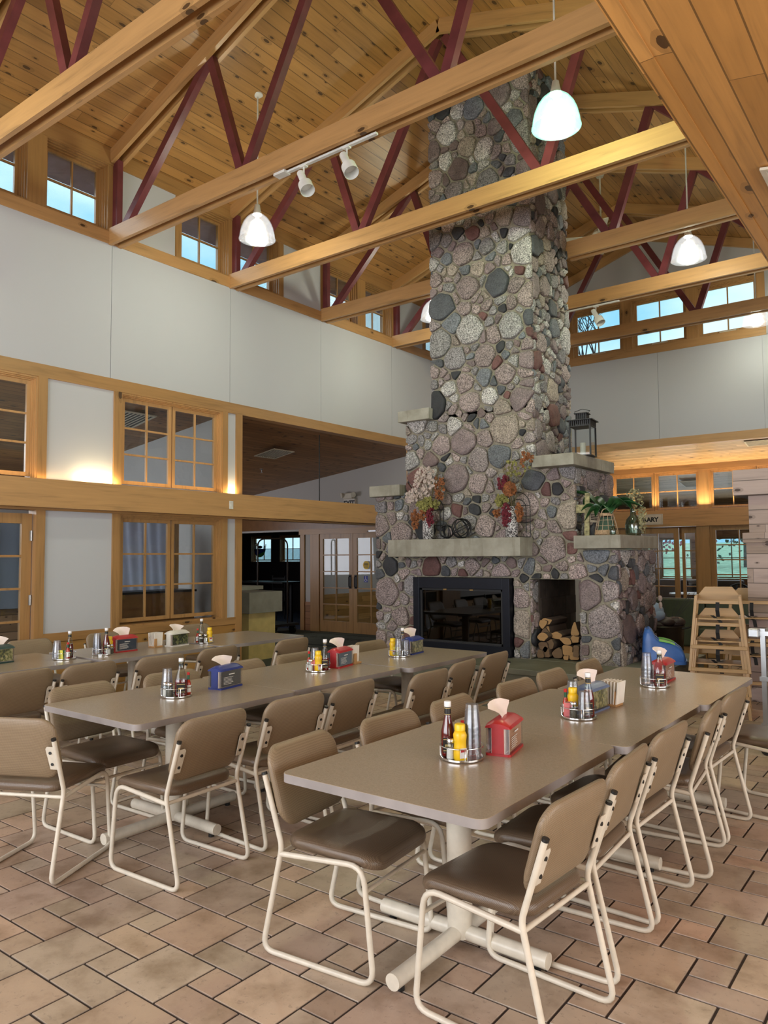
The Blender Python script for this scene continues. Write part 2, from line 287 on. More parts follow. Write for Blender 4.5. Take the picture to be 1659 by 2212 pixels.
# ------------------------------------------------------------ mesh helpers
class MB:
    def __init__(s): s.v = []; s.f = []; s.mi = []; s.cur = 0
    def add(s, vs, fs):
        k = len(s.v); s.v += [tuple(p) for p in vs]; s.f += [tuple(i + k for i in f) for f in fs]; s.mi += [s.cur] * len(fs); return s
    def box(s, x0, x1, y0, y1, z0, z1):
        x0, x1 = sorted((x0, x1)); y0, y1 = sorted((y0, y1)); z0, z1 = sorted((z0, z1))
        return s.add([(x0, y0, z0), (x1, y0, z0), (x1, y1, z0), (x0, y1, z0), (x0, y0, z1), (x1, y0, z1), (x1, y1, z1), (x0, y1, z1)],
                     [(0, 3, 2, 1), (4, 5, 6, 7), (0, 1, 5, 4), (1, 2, 6, 5), (2, 3, 7, 6), (3, 0, 4, 7)])
    def cyl(s, p0, p1, r0, r1=None, n=16, cap=True):
        r1 = r0 if r1 is None else r1; p0 = Vector(p0); p1 = Vector(p1); d = (p1 - p0).normalized()
        a = d.orthogonal().normalized(); b = d.cross(a); vs = []
        for p, r in ((p0, r0), (p1, r1)):
            for i in range(n):
                t = 2 * PI * i / n; vs.append(p + (a * math.cos(t) + b * math.sin(t)) * r)
        fs = [(i, (i + 1) % n, n + (i + 1) % n, n + i) for i in range(n)]
        if cap: fs += [tuple(reversed(range(n))), tuple(range(n, 2 * n))]
        return s.add(vs, fs)
    def tube(s, pts, r, n=8, closed=False):
        pts = [Vector(p) for p in pts]; m = len(pts); vs = []; prev = None
        for i, p in enumerate(pts):
            if closed: d = pts[(i + 1) % m] - pts[i - 1]
            else: d = pts[min(i + 1, m - 1)] - pts[max(i - 1, 0)]
            d.normalize()
            if prev is None: a = d.orthogonal().normalized()
            else:
                a = prev - d * prev.dot(d); a = a.normalized() if a.length > 1e-6 else d.orthogonal().normalized()
            prev = a; b = d.cross(a)
            for j in range(n):
                t = 2 * PI * j / n; vs.append(p + (a * math.cos(t) + b * math.sin(t)) * r)
        fs = []
        for i in range(m if closed else m - 1):
            k = (i + 1) % m
            for j in range(n): fs.append((i * n + j, i * n + (j + 1) % n, k * n + (j + 1) % n, k * n + j))
        if not closed: fs += [tuple(reversed(range(n))), tuple(range((m - 1) * n, m * n))]
        return s.add(vs, fs)
    def lathe(s, prof, c=(0, 0, 0), n=24, sq=None):
        vs = []; m = len(prof)
        for r, z in prof:
            for i in range(n):
                t = 2 * PI * i / n; k = 1.0
                if sq: k = 1.0 / (abs(math.cos(t)) ** sq + abs(math.sin(t)) ** sq) ** (1.0 / sq)
                vs.append((c[0] + r * k * math.cos(t), c[1] + r * k * math.sin(t), c[2] + z))
        fs = [(i * n + j, i * n + (j + 1) % n, (i + 1) * n + (j + 1) % n, (i + 1) * n + j) for i in range(m - 1) for j in range(n)]
        if prof[0][0] > 1e-5: fs.append(tuple(reversed(range(n))))
        if prof[-1][0] > 1e-5: fs.append(tuple(range((m - 1) * n, m * n)))
        return s.add(vs, fs)
    def prism(s, poly, a, b, f):
        """poly list of 2d, extruded from a to b; f(u,v,w)->xyz"""
        n = len(poly); vs = [f(u, v, a) for u, v in poly] + [f(u, v, b) for u, v in poly]
        return s.add(vs, [tuple(reversed(range(n))), tuple(range(n, 2 * n))] + [(i, (i + 1) % n, n + (i + 1) % n, n + i) for i in range(n)])
    def blob(s, c, r, sx=1, sy=1, sz=1, n=6):
        prof = [(max(1e-6, math.sin(PI * i / n)) * r, -math.cos(PI * i / n) * r) for i in range(n + 1)]
        k = len(s.v); s.lathe(prof, (0, 0, 0), n + 2); s.v[k:] = [(c[0] + x * sx, c[1] + y * sy, c[2] + z * sz) for x, y, z in s.v[k:]]; return s
    def layers(s, loops, cap=True):
        n = len(loops[0]); vs = [p for L in loops for p in L]
        fs = [(i * n + j, i * n + (j + 1) % n, (i + 1) * n + (j + 1) % n, (i + 1) * n + j) for i in range(len(loops) - 1) for j in range(n)]
        if cap: fs += [tuple(reversed(range(n))), tuple(range((len(loops) - 1) * n, len(loops) * n))]
        return s.add(vs, fs)
    def build(s, name, mat, parent=None, smooth=None, bevel=0, seg=2, loc=None, tag=None):
        me = bpy.data.meshes.new(name); me.from_pydata([tuple(map(float, p)) for p in s.v], [], s.f)
        for m in (mat if isinstance(mat, (list, tuple)) else [mat]): me.materials.append(MATS[m])
        if any(s.mi): me.polygons.foreach_set('material_index', s.mi)
        bm = bmesh.new(); bm.from_mesh(me); bmesh.ops.recalc_face_normals(bm, faces=bm.faces); bm.to_mesh(me); bm.free()
        if smooth is not None:
            me.polygons.foreach_set('use_smooth', [True] * len(me.polygons))
            try: me.set_sharp_from_angle(angle=math.radians(smooth))
            except Exception: pass
        o = bpy.data.objects.new(name, me); COL.objects.link(o)
        if parent: o.parent = parent
        if loc: o.location = loc
        if bevel:
            b = o.modifiers.new('bevel', 'BEVEL'); b.width = bevel; b.segments = seg; b.limit_method = 'ANGLE'; b.angle_limit = math.radians(40)
        return o
def rrect(w, d, r, n=4, cx=0, cy=0):
    p = []
    for sx, sy, a0 in ((1, 1, 0), (-1, 1, 90), (-1, -1, 180), (1, -1, 270)):
        for i in range(n + 1):
            a = math.radians(a0 + 90 * i / n); p.append((cx + sx * (w / 2 - r) + r * math.cos(a), cy + sy * (d / 2 - r) + r * math.sin(a)))
    return p
def fillet(pts, rs, n=5):
    pts = [Vector(p) for p in pts]; out = [pts[0]]
    for i in range(1, len(pts) - 1):
        r = rs[i - 1] if isinstance(rs, (list, tuple)) else rs
        a, b, c = pts[i - 1], pts[i], pts[i + 1]; u = (a - b).normalized(); v = (c - b).normalized()
        t = min(r, (a - b).length * .49, (c - b).length * .49); p, q = b + u * t, b + v * t
        for k in range(n + 1):
            s = k / n; out.append(p * (1 - s) ** 2 + b * 2 * s * (1 - s) + q * s * s)
    out.append(pts[-1]); return out
def thing(name, label, cat, loc=(0, 0, 0), rz=0, group=None):
    o = bpy.data.objects.new(name, None); COL.objects.link(o); o.empty_display_size = .1; o.location = loc; o.rotation_euler = (0, 0, rz)
    o['label'] = label; o['category'] = cat
    if group: o['group'] = group
    return o
def tag(o, label, cat, group=None):
    o['label'] = label; o['category'] = cat
    if group: o['group'] = group
    return o
def struct(o): o['kind'] = 'structure'; return o
def box(name, mat, x0, x1, y0, y1, z0, z1, parent=None, bevel=0):
    """box whose object origin is its own centre, so grain and knots differ from piece to piece"""
    return MB().box(x0, x1, y0, y1, z0, z1).build(name, mat, parent, bevel=bevel)
def dup(root, loc=None, rz=None, label=None, group=None):
    r = root.copy(); COL.objects.link(r)
    if loc is not None: r.location = loc
    if rz is not None: r.rotation_euler = (0, 0, rz)
    if label: r['label'] = label
    if group: r['group'] = group
    for ch in ALLKIDS[root.name]:
        c = ch.copy(); COL.objects.link(c); c.parent = r
        for g in ALLKIDS2.get(ch.name, []):
            d = g.copy(); COL.objects.link(d); d.parent = c
    return r
ALLKIDS, ALLKIDS2 = {}, {}
def freeze(root):
    ALLKIDS[root.name] = list(root.children)
    for c in root.children: ALLKIDS2[c.name] = list(c.children)
    return root
def member(name, mat, p0, p1, w, d, parent):
    """straight timber from p0 to p1 whose own X axis is its length; w across (y), d deep"""
    p0 = Vector(p0); p1 = Vector(p1); v = p1 - p0; L = v.length
    o = MB().box(0, L, -w / 2, w / 2, -d / 2, d / 2).build(name, mat, parent)
    x = v.normalized(); y = Vector((0, 1, 0)); z = x.cross(y).normalized(); y = z.cross(x)
    M = Matrix((x, y, z)).transposed().to_4x4(); M.translation = p0
    o.matrix_local = M; return o

# ------------------------------------------------------------ room constants
XL, XR, XC = -8.0, -0.97, -4.485
YN, YF = -4.0, 14.22
ZS, ZB = 5.38, 3.75          # clerestory sill underside, top of lower band
def zroof(x): return 7.72 - abs(x - XC) / 3.0
def zaisleW(x): return 3.65 - .17 * (XL - x)
def zaisleE(x): return 3.65 - .17 * (x - XR)
def zaisleN(y): return 3.68 - .17 * (y - YF)

# ------------------------------------------------------------ floor
def floor():
    u = .1483; ox, oy = -3.117, 1.575; g = .0042
    base = [(.47, .345, .25), (.52, .385, .275), (.42, .30, .22), (.48, .365, .28), (.45, .35, .26), (.53, .37, .27), (.43, .315, .245), (.47, .37, .28)]
    vs = []; fs = []; col = []
    rnd = random.Random(3)
    def tile(x0, y0, x1, y1):
        c = rnd.choice(base); k = rnd.uniform(.88, 1.12); c = (c[0] * k, c[1] * k, c[2] * k, 1)
        x0 += g; y0 += g; x1 -= g; y1 -= g; e = .0022; n = len(vs); dz = rnd.uniform(-.0006, .0006)
        vs.extend([(x0, y0, -.006), (x1, y0, -.006), (x1, y1, -.006), (x0, y1, -.006), (x0 + e, y0 + e, dz), (x1 - e, y0 + e, dz), (x1 - e, y1 - e, dz), (x0 + e, y1 - e, dz)])
        fs.extend([(n + 4, n + 5, n + 6, n + 7), (n, n + 1, n + 5, n + 4), (n + 1, n + 2, n + 6, n + 5), (n + 2, n + 3, n + 7, n + 6), (n + 3, n, n + 4, n + 7)]); col.extend([(.05, .035, .03, 1)] * 4 + [c] * 4)
    for i in range(-40, 40):
        for j in range(-40, 60):
            bx, by = 3 * i - j, i + 2 * j; X, Y = ox + bx * u, oy + by * u
            if not (-8.0 < X < 4.2 and -3.7 < Y < 11.6): continue
            tile(X, Y, X + 2 * u, Y + 2 * u); tile(X + 2 * u, Y, X + 4 * u, Y + u); tile(X + 2 * u, Y + u, X + 3 * u, Y + 2 * u)
    me = bpy.data.meshes.new('floor_tiles'); me.from_pydata(vs, [], fs); me.materials.append(MATS['floor_tile'])
    a = me.color_attributes.new('tone', 'FLOAT_COLOR', 'POINT'); a.data.foreach_set('color', [q for c in col for q in c])
    fl = struct(MB().box(-20.5, 5.0, YN, 20.5, -.10, -.005).build('floor', 'grout'))
    o = bpy.data.objects.new('floor_tiles', me); COL.objects.link(o); o.parent = fl
    MB().box(-20.4, -8.12, 7.2, 16.4, -.004, .003).build('carpet', 'carpet_green', fl); MB().box(-20.4, -11.5, 12.2, 16.4, .003, .006).build('carpet', 'carpet_blue', fl)
    MB().box(-8.1, -5.0, 9.2, 14.1, -.004, .004).build('carpet', 'carpet_green', fl)
    return fl
floor()

# ------------------------------------------------------------ ceilings
def slab(name, mat, p, t=.05, parent=None):
    """p: four corner points in order; extruded upward t"""
    return MB().add([*p, *[(x, y, z + t) for x, y, z in p]], [(0, 1, 2, 3), (7, 6, 5, 4), (0, 4, 5, 1), (1, 5, 6, 2), (2, 6, 7, 3), (3, 7, 4, 0)]).build(name, mat, parent)
struct(slab('ceiling', 'ceiling_boards', [(XL - .2, YN, zroof(XL - .2)), (XC, YN, 7.72), (XC, YF + .2, 7.72), (XL - .2, YF + .2, zroof(XL - .2))]))
struct(slab('ceiling', 'ceiling_boards', [(XR + .2, YN, zroof(XR + .2)), (XC, YN, 7.72), (XC, YF + .2, 7.72), (XR + .2, YF + .2, zroof(XR + .2))]))
struct(slab('ceiling', 'eave', [(XL - .2, YN, zroof(XL - .2) - .02), (XL - .73, YN, zroof(XL - .73) - .02), (XL - .73, YF + 1, zroof(XL - .73) - .02), (XL - .2, YF + 1, zroof(XL - .2) - .02)]))
struct(slab('ceiling', 'eave', [(XR + .2, YN, zroof(XR + .2) - .02), (XR + .73, YN, zroof(XR + .73) - .02), (XR + .73, YF + 1, zroof(XR + .73) - .02), (XR + .2, YF + 1, zroof(XR + .2) - .02)]))
struct(slab('ceiling', 'soffit_boards', [(XR + .045, YN, zaisleE(XR)), (5.0, YN, zaisleE(5.0)), (5.0, YF, zaisleE(5.0)), (XR + .045, YF, zaisleE(XR))]))
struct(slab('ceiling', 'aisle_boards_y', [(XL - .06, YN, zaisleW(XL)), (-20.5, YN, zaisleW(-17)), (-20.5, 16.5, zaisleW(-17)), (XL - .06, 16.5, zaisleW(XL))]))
struct(slab('ceiling', 'aisle_boards_x', [(XL + .01, YF + .02, zaisleN(YF)), (5.0, YF + .02, zaisleN(YF)), (5.0, 20.5, zaisleN(20.0)), (XL + .01, 20.5, zaisleN(20.0))]))

# ------------------------------------------------------------ windows
WN = [0]
def window(x, y, z, w, h, rz, nx, nz, dep=.16, fr=.045, mun=.022, setb=.09, two=False, wood1='trim_z', steps=2, open_wood='trim_z', glass='pane'):
    """origin at lower left corner of the opening on the room face; local +x along, +y outward"""
    WN[0] += 1
    r = bpy.data.objects.new('window_%d' % WN[0], None); COL.objects.link(r); r.location = (x, y, z); r.rotation_euler = (0, 0, rz); struct(r)
    m = MB(); j = .02
    m.box(0, j, 0, dep, 0, h); m.box(w - j, w, 0, dep, 0, h); m.box(j, w - j, 0, dep, 0, j); m.box(j, w - j, 0, dep, h - j, h)
    for k in range(1, steps + 1):
        a = j + .014 * (k - 1); b = a + .014; d = setb * k / (steps + 1)
        m.box(a, b, d, dep, a, h - a); m.box(w - b, w - a, d, dep, a, h - a); m.box(b, w - b, d, dep, h - b, h - a)
    m.build('window_frame', wood1, r)
    a = j + .014 * steps; units = [(a, w - a)] if not two else [(a, w / 2 - .008), (w / 2 + .008, w - a)]
    for (u0, u1) in units:
        s = MB(); y0, y1 = setb, setb + .035
        s.box(u0, u0 + fr, y0, y1, a, h - a); s.box(u1 - fr, u1, y0, y1, a, h - a); s.box(u0 + fr, u1 - fr, y0, y1, a, a + fr); s.box(u0 + fr, u1 - fr, y0, y1, h - a - fr, h - a)
        W0, W1, H0, H1 = u0 + fr, u1 - fr, a + fr, h - a - fr; nn = nx if not two else nx // 2
        for i in range(1, nn): c = W0 + (W1 - W0) * i / nn; s.box(c - mun / 2, c + mun / 2, y0 + .004, y1 - .004, H0, H1)
        for i in range(1, nz): c = H0 + (H1 - H0) * i / nz; s.box(W0, W1, y0 + .002, y1 - .006, c - mun / 2, c + mun / 2)
        s.build('sash', wood1, r)
        MB().box(W0, W1, y0 + .014, y0 + .018, H0, H1).build('window_pane', glass, r)
    return r

# ------------------------------------------------------------ left wall (faces +x at x = XL)
T = .15
def wbox(name, mat, y0, y1, z0, z1, proud=0.0, back=T, **k):
    return struct(MB().box(XL - back, XL + proud, y0, y1, z0, z1).build(name, mat, **k))
ys = [YN, -.6, 1.3, 3.17, 5.11, 6.97, 8.86, 10.75, 12.65, YF]
m = MB()
for a, b in zip(ys[:-1], ys[1:]): m.box(XL - .12, XL, a + .003, b - .003, ZB - .02, ZS + .02)
m.box(XL - .15, XL - .012, YN, YF, ZB - .02, ZS + .02)
struct(m.build('wall_left', 'wall_paint'))
wbox('trim_1', 'trim_y', YN, YF, 3.605, ZB, .012)
wbox('trim_2', 'pine_y', YN, YF, ZS, 5.53, .012, .22)
wbox('trim_3', 'trim_y', YN, YF, 6.36, 6.60, .010, .22)
bm_ = struct(MB().box(XL + .03, XL + .14, YN, 14.2, 2.155, 2.465).build('trim_4', 'pine_y'))
struct(MB().box(XL - .15, XL + .03, YN, 14.2, 2.13, 2.45).build('trim_5', 'trim_y'))
struct(MB().box(XL - .45, XL - .15, 7.19, 12.0, 2.16, 2.30).build('trim_6', 'aisle_boards_y'))
# white panels and posts
def panelled(y0, y1, z0, z1): struct(MB().box(XL - .12, XL - .012, y0, y1, z0, z1).build('wall_left_panel', 'wall_paint'))
panelled(4.33, 5.17, .77, 2.14); panelled(6.93, 7.09, .77, 2.14); panelled(4.33, 5.17, 2.45, 3.61); panelled(6.93, 7.09, 2.45, 3.61)
panelled(YN, 2.55, .77, 3.61)
for i, (a, b) in enumerate(((4.225, 4.33), (5.165, 5.26), (6.84, 6.93), (7.085, 7.195))):
    for z0, z1 in ((0, 2.14), (2.45, 3.605)):
        if i in (0,) and z0 == 0: pass
        if i in (1, 2) and z0 == 0: z0 = .77
        struct(MB().box(XL - .15, XL + .014, a, b, z0, z1).build('trim_%d' % (7 + i), 'trim_z'))
struct(MB().box(XL - .12, XL - .002, 4.33, 7.09, .0, .68).build('wall_left_wainscot', 'wainscot_boards'))
struct(MB().box(XL - .12, XL - .002, YN, 2.6, .0, .68).build('wall_left_wainscot', 'wainscot_boards'))
struct(MB().box(XL - .15, XL + .012, 4.33, 7.09, .68, .775).build('trim_11', 'trim_y'))
struct(MB().box(XL - .15, XL + .025, 4.33, 7.09, .0, .10).build('baseboard_left', 'trim_y'))
window(XL, 5.26, .775, 1.58, 1.355, PI / 2, 4, 3, two=True, setb=.06, wood1='trim_z')
window(XL, 5.26, 2.45, 1.58, 1.155, PI / 2, 4, 3, two=True, setb=.06, wood1='pine_z')
window(XL, 2.65, 2.45, 1.575, 1.155, PI / 2, 4, 3, two=True, setb=.06, wood1='pine_z')
wbox('trim_12', 'trim_z', 2.55, 2.65, 2.45, 3.605, .014)
# glazed door at the far left
def glazed_door(name, x, y, rz, w, h, cols=2, rows=5, mat='trim_z', stile=.11, bot=.22, top=.11, hinges=None, pull=None, th=.045, pm='steel'):
    r = bpy.data.objects.new(name, None); COL.objects.link(r); r.location = (x, y, 0); r.rotation_euler = (0, 0, rz); struct(r)
    m = MB(); m.box(0, stile, 0, th, .01, h); m.box(w - stile, w, 0, th, .01, h); m.box(stile, w - stile, 0, th, .01, bot); m.box(stile, w - stile, 0, th, h - top, h)
    for i in range(1, cols): c = stile + (w - 2 * stile) * i / cols; m.box(c - .012, c + .012, .005, th - .005, bot, h - top)
    for i in range(1, rows): c = bot + (h - top - bot) * i / rows; m.box(stile, w - stile, .004, th - .004, c - .012, c + .012)
    m.build('door_frame', mat, r); MB().box(stile, w - stile, th * .45, th * .55, bot, h - top).build('door_pane', 'pane', r)
    if hinges is not None:
        for z in (.35, 1.15, 1.85): MB().cyl((hinges, -.008, z - .055), (hinges, -.008, z + .055), .010, n=10).box(hinges - .018, hinges + .004, -.003, .0, z - .055, z + .055).build('hinge', 'hinge_metal', r, 40)
    if pull is not None:
        q = MB(); q.box(pull - .035, pull + .035, -.006, 0, .93, 1.22).build('push_plate', pm, r)
        MB().tube(fillet([(pull, 0, .96), (pull, -.05, .97), (pull, -.05, 1.18), (pull, 0, 1.19)], .02), .009).build('door_handle', pm, r, 50)
    return r
glazed_door('door_1', XL - .055, 3.22, PI / 2, .995, 2.09, 2, 5, hinges=.99)
struct(MB().box(XL - .15, XL + .0, 2.55, 3.2, 0, 2.14).build('wall_left_return', 'trim_z'))

# clerestory windows on both long sides
def clerestory(face, sgn):
    """face x of wall, sgn -1 for the west wall (outward -x), +1 for the east wall"""
    T_Y = [-2.63, -.72, 1.19, 3.15 - .05, 5.06, 6.95, 8.86, 10.77, 12.68]
    kinds = ['WW', 'PW', 'WP', 'WW', 'PW', 'WP', 'WW', 'PW', 'WP']
    kinds = {0: 'WP', 1: 'WW', 2: 'PW', 3: 'WW', 4: 'PW', 5: 'WP', 6: 'WW', 7: 'PW'}
    z0, z1 = 5.53, 6.37; o0, o1 = (face - .22, face) if sgn < 0 else (face, face + .22)
    for b in range(8):
        y0 = T_Y[b] + .17; y1 = T_Y[b + 1]; mid = (y0 + y1) / 2
        def win(a, c):
            if sgn < 0: window(face, a, z0, c - a, z1 - z0, PI / 2, 2, 2, dep=.22, setb=.13, steps=3, fr=.035, mun=.02)
            else: window(face, c, z0, c - a, z1 - z0, -PI / 2, 2, 2, dep=.22, setb=.13, steps=3, fr=.035, mun=.02)
        def pan(a, c): struct(MB().box(o0 + .01, o1 - .008, a, c, z0, z1).build('wall_clerestory', 'wall_paint'))
        struct(MB().box(o0, o1 - sgn * -.0, y1, y1 + .17, z0, z1).build('trim_13', 'trim_z'))
        k = kinds[b]
        if k == 'WW':
            win(y0, mid - .09); win(mid + .09, y1); struct(MB().box(o0, o1, mid - .09, mid + .09, z0, z1).build('trim_14', 'trim_z'))
        elif k == 'PW':
            pan(y0, y1 - .92); struct(MB().box(o0, o1, y1 - .92, y1 - .84, z0, z1).build('trim_14', 'trim_z')); win(y1 - .84, y1)
        else:
            win(y0, y0 + .82); struct(MB().box(o0, o1, y0 + .82, y0 + .90, z0, z1).build('trim_14', 'trim_z')); pan(y0 + .90, y1)
    pan(T_Y[8] + .17, YF); pan(YN, T_Y[0] + .17)
clerestory(XL, -1); clerestory(XR, 1)
# right side of the nave above the aisle
struct(MB().box(XR, XR + .15, YN, YF, ZB - .02, ZS + .02).build('wall_right', 'wall_paint'))
struct(MB().box(XR - .012, XR + .22, YN, YF, ZS, 5.53).build('trim_15', 'pine_y')); struct(MB().box(XR - .01, XR + .22, YN, YF, 6.36, 6.60).build('trim_16', 'trim_y'))
struct(MB().box(XR - .02, XR + .05, YN, YF, 3.645, 3.80).build('trim_17', 'soffit_boards'))

# ------------------------------------------------------------ far wall (y = YF)
m = MB(); xs = [XL, -6.15, -4.36, -2.57, XR]
for a, b in zip(xs[:-1], xs[1:]): m.box(a + .003, b - .003, YF, YF + .12, 3.68, ZS + .02)
m.box(XL, XR, YF + .012, YF + .15, 3.68, ZS + .02)
struct(m.build('wall_far', 'wall_paint'))
wins = [(-6.04, -5.02), (-4.84, -3.82), (-3.64, -2.62)]
m = MB(); prev = XL
m.box(XL, -6.16, YF, YF + .2, ZS, 6.6); m.box(-2.5, XR, YF, YF + .2, ZS, 6.6)
m.prism([(XL - .1, 6.6), (XR + .1, 6.6), (XR + .1, zroof(XR)), (XC, 7.74), (XL - .1, zroof(XL))], YF, YF + .2, lambda u, v, w: (u, w, v))
struct(m.build('wall_far_gable', 'wall_paint'))
struct(MB().box(-6.16, -2.5, YF - .012, YF + .2, ZS, 5.53).build('trim_18', 'pine_x')); struct(MB().box(-6.16, -2.5, YF - .012, YF + .2, 6.47, 6.61).build('trim_19', 'pine_x'))
for a, b in ((-6.16, -6.04), (-5.02, -4.84), (-3.82, -3.64), (-2.62, -2.5)): struct(MB().box(a, b, YF - .014, YF + .2, 5.53, 6.47).build('trim_20', 'pine_z'))
for a, b in wins:
    w_ = window(a, YF, 5.53, b - a, .94, 0, 2, 2, dep=.2, setb=.10, steps=2, fr=.03, mun=.022, wood1='pine_z')
    MB().box((b - a) / 2 - .14, (b - a) / 2 + .14, .05, .10, .03, .055).build('window_crank', 'ivory', w_)
for s in (-1, 1):
    struct(member('trim_21', 'pine_x', (XC, YF - .03, 7.63), (XC + s * 3.6, YF - .03, 6.43), .05, .16, None))
struct(MB().box(XL, 4.9, YF - .015, YF + .16, 3.60, ZB).build('trim_22', 'pine_x'))

# ------------------------------------------------------------ roof trusses
def truss(y, lab, skip=None):
    t = thing('roof_truss', lab, 'roof truss', (0, y + .085, 0), 0, None)
    zc0, zc1 = 5.37, 5.57; zc = (zc0 + zc1) / 2; w = .045; gy = .0625
    def run(name, mat, p0, p1, w_, d_): return member(name, mat, p0, p1, w_, d_, t)
    segs = [(-8.0, -.97)] if not skip else [(-8.0, skip[0]), (skip[1], -.97)]
    for a, b in segs:
        for s in (-1, 1): run('bottom_chord', 'pine_x', (a, s * gy, zc), (b, s * gy, zc), w, zc1 - zc0)
    for sx in (-1, 1):
        xo = XC + sx * 3.515; zo = zroof(xo) - .085; zi = 7.72 - .085
        a = (xo, 0, zo); b = (XC, 0, zi)
        if skip and True:
            b = ((skip[0] if sx < 0 else skip[1]), 0, 0); b = (b[0], 0, zroof(b[0]) - .085)
        for s in (-1, 1): run('top_chord', 'pine_x', (a[0], s * gy, a[2]), (b[0], s * gy, b[2]), w, .165)
    wb = .075
    def web(x0, z0, x1, z1):
        if skip and (skip[0] < x1 < skip[1] or skip[0] < x0 < skip[1]):
            xe = skip[0] if x0 < XC else skip[1]
            if abs(x1 - x0) < 1e-3: return
            if skip[0] < x0 < skip[1]: return
            k = (xe - x0) / (x1 - x0)
            x1, z1 = xe, z0 + (z1 - z0) * k
        run('web', 'maroon', (x0, 0, z0), (x1, 0, z1), wb, .095)
    for s in (-1, 1):
        X = lambda d: XC + s * d
        run('wall_post', 'maroon', (X(3.47), 0, 5.5), (X(3.47), 0, 6.42), wb, .095)
        web(X(3.36), 5.5, X(1.80), 6.99); web(X(1.22), 5.5, X(1.74), 6.99); web(X(1.22), 5.5, X(.05), 7.52)
    return t
truss(-2.63, 'roof truss behind the photographer nearest the entrance wall'); truss(-.72, 'roof truss over the photographer, second from the entrance wall'); truss(1.19, 'roof truss just ahead of the photographer and above the frame')
truss(3.15, 'nearest visible pine and maroon roof truss crossing the upper left corner')
truss(5.06, 'pine and maroon roof truss carrying the two-headed white track light')
truss(6.95, 'pine and maroon roof truss passing just in front of the stone chimney')
truss(8.86, 'pine and maroon roof truss broken by the back of the stone chimney', (-5.19, -3.82))
truss(10.77, 'pine and maroon roof truss carrying the single-headed track light behind the chimney')
truss(12.68, 'farthest pine and maroon roof truss in front of the gable windows')

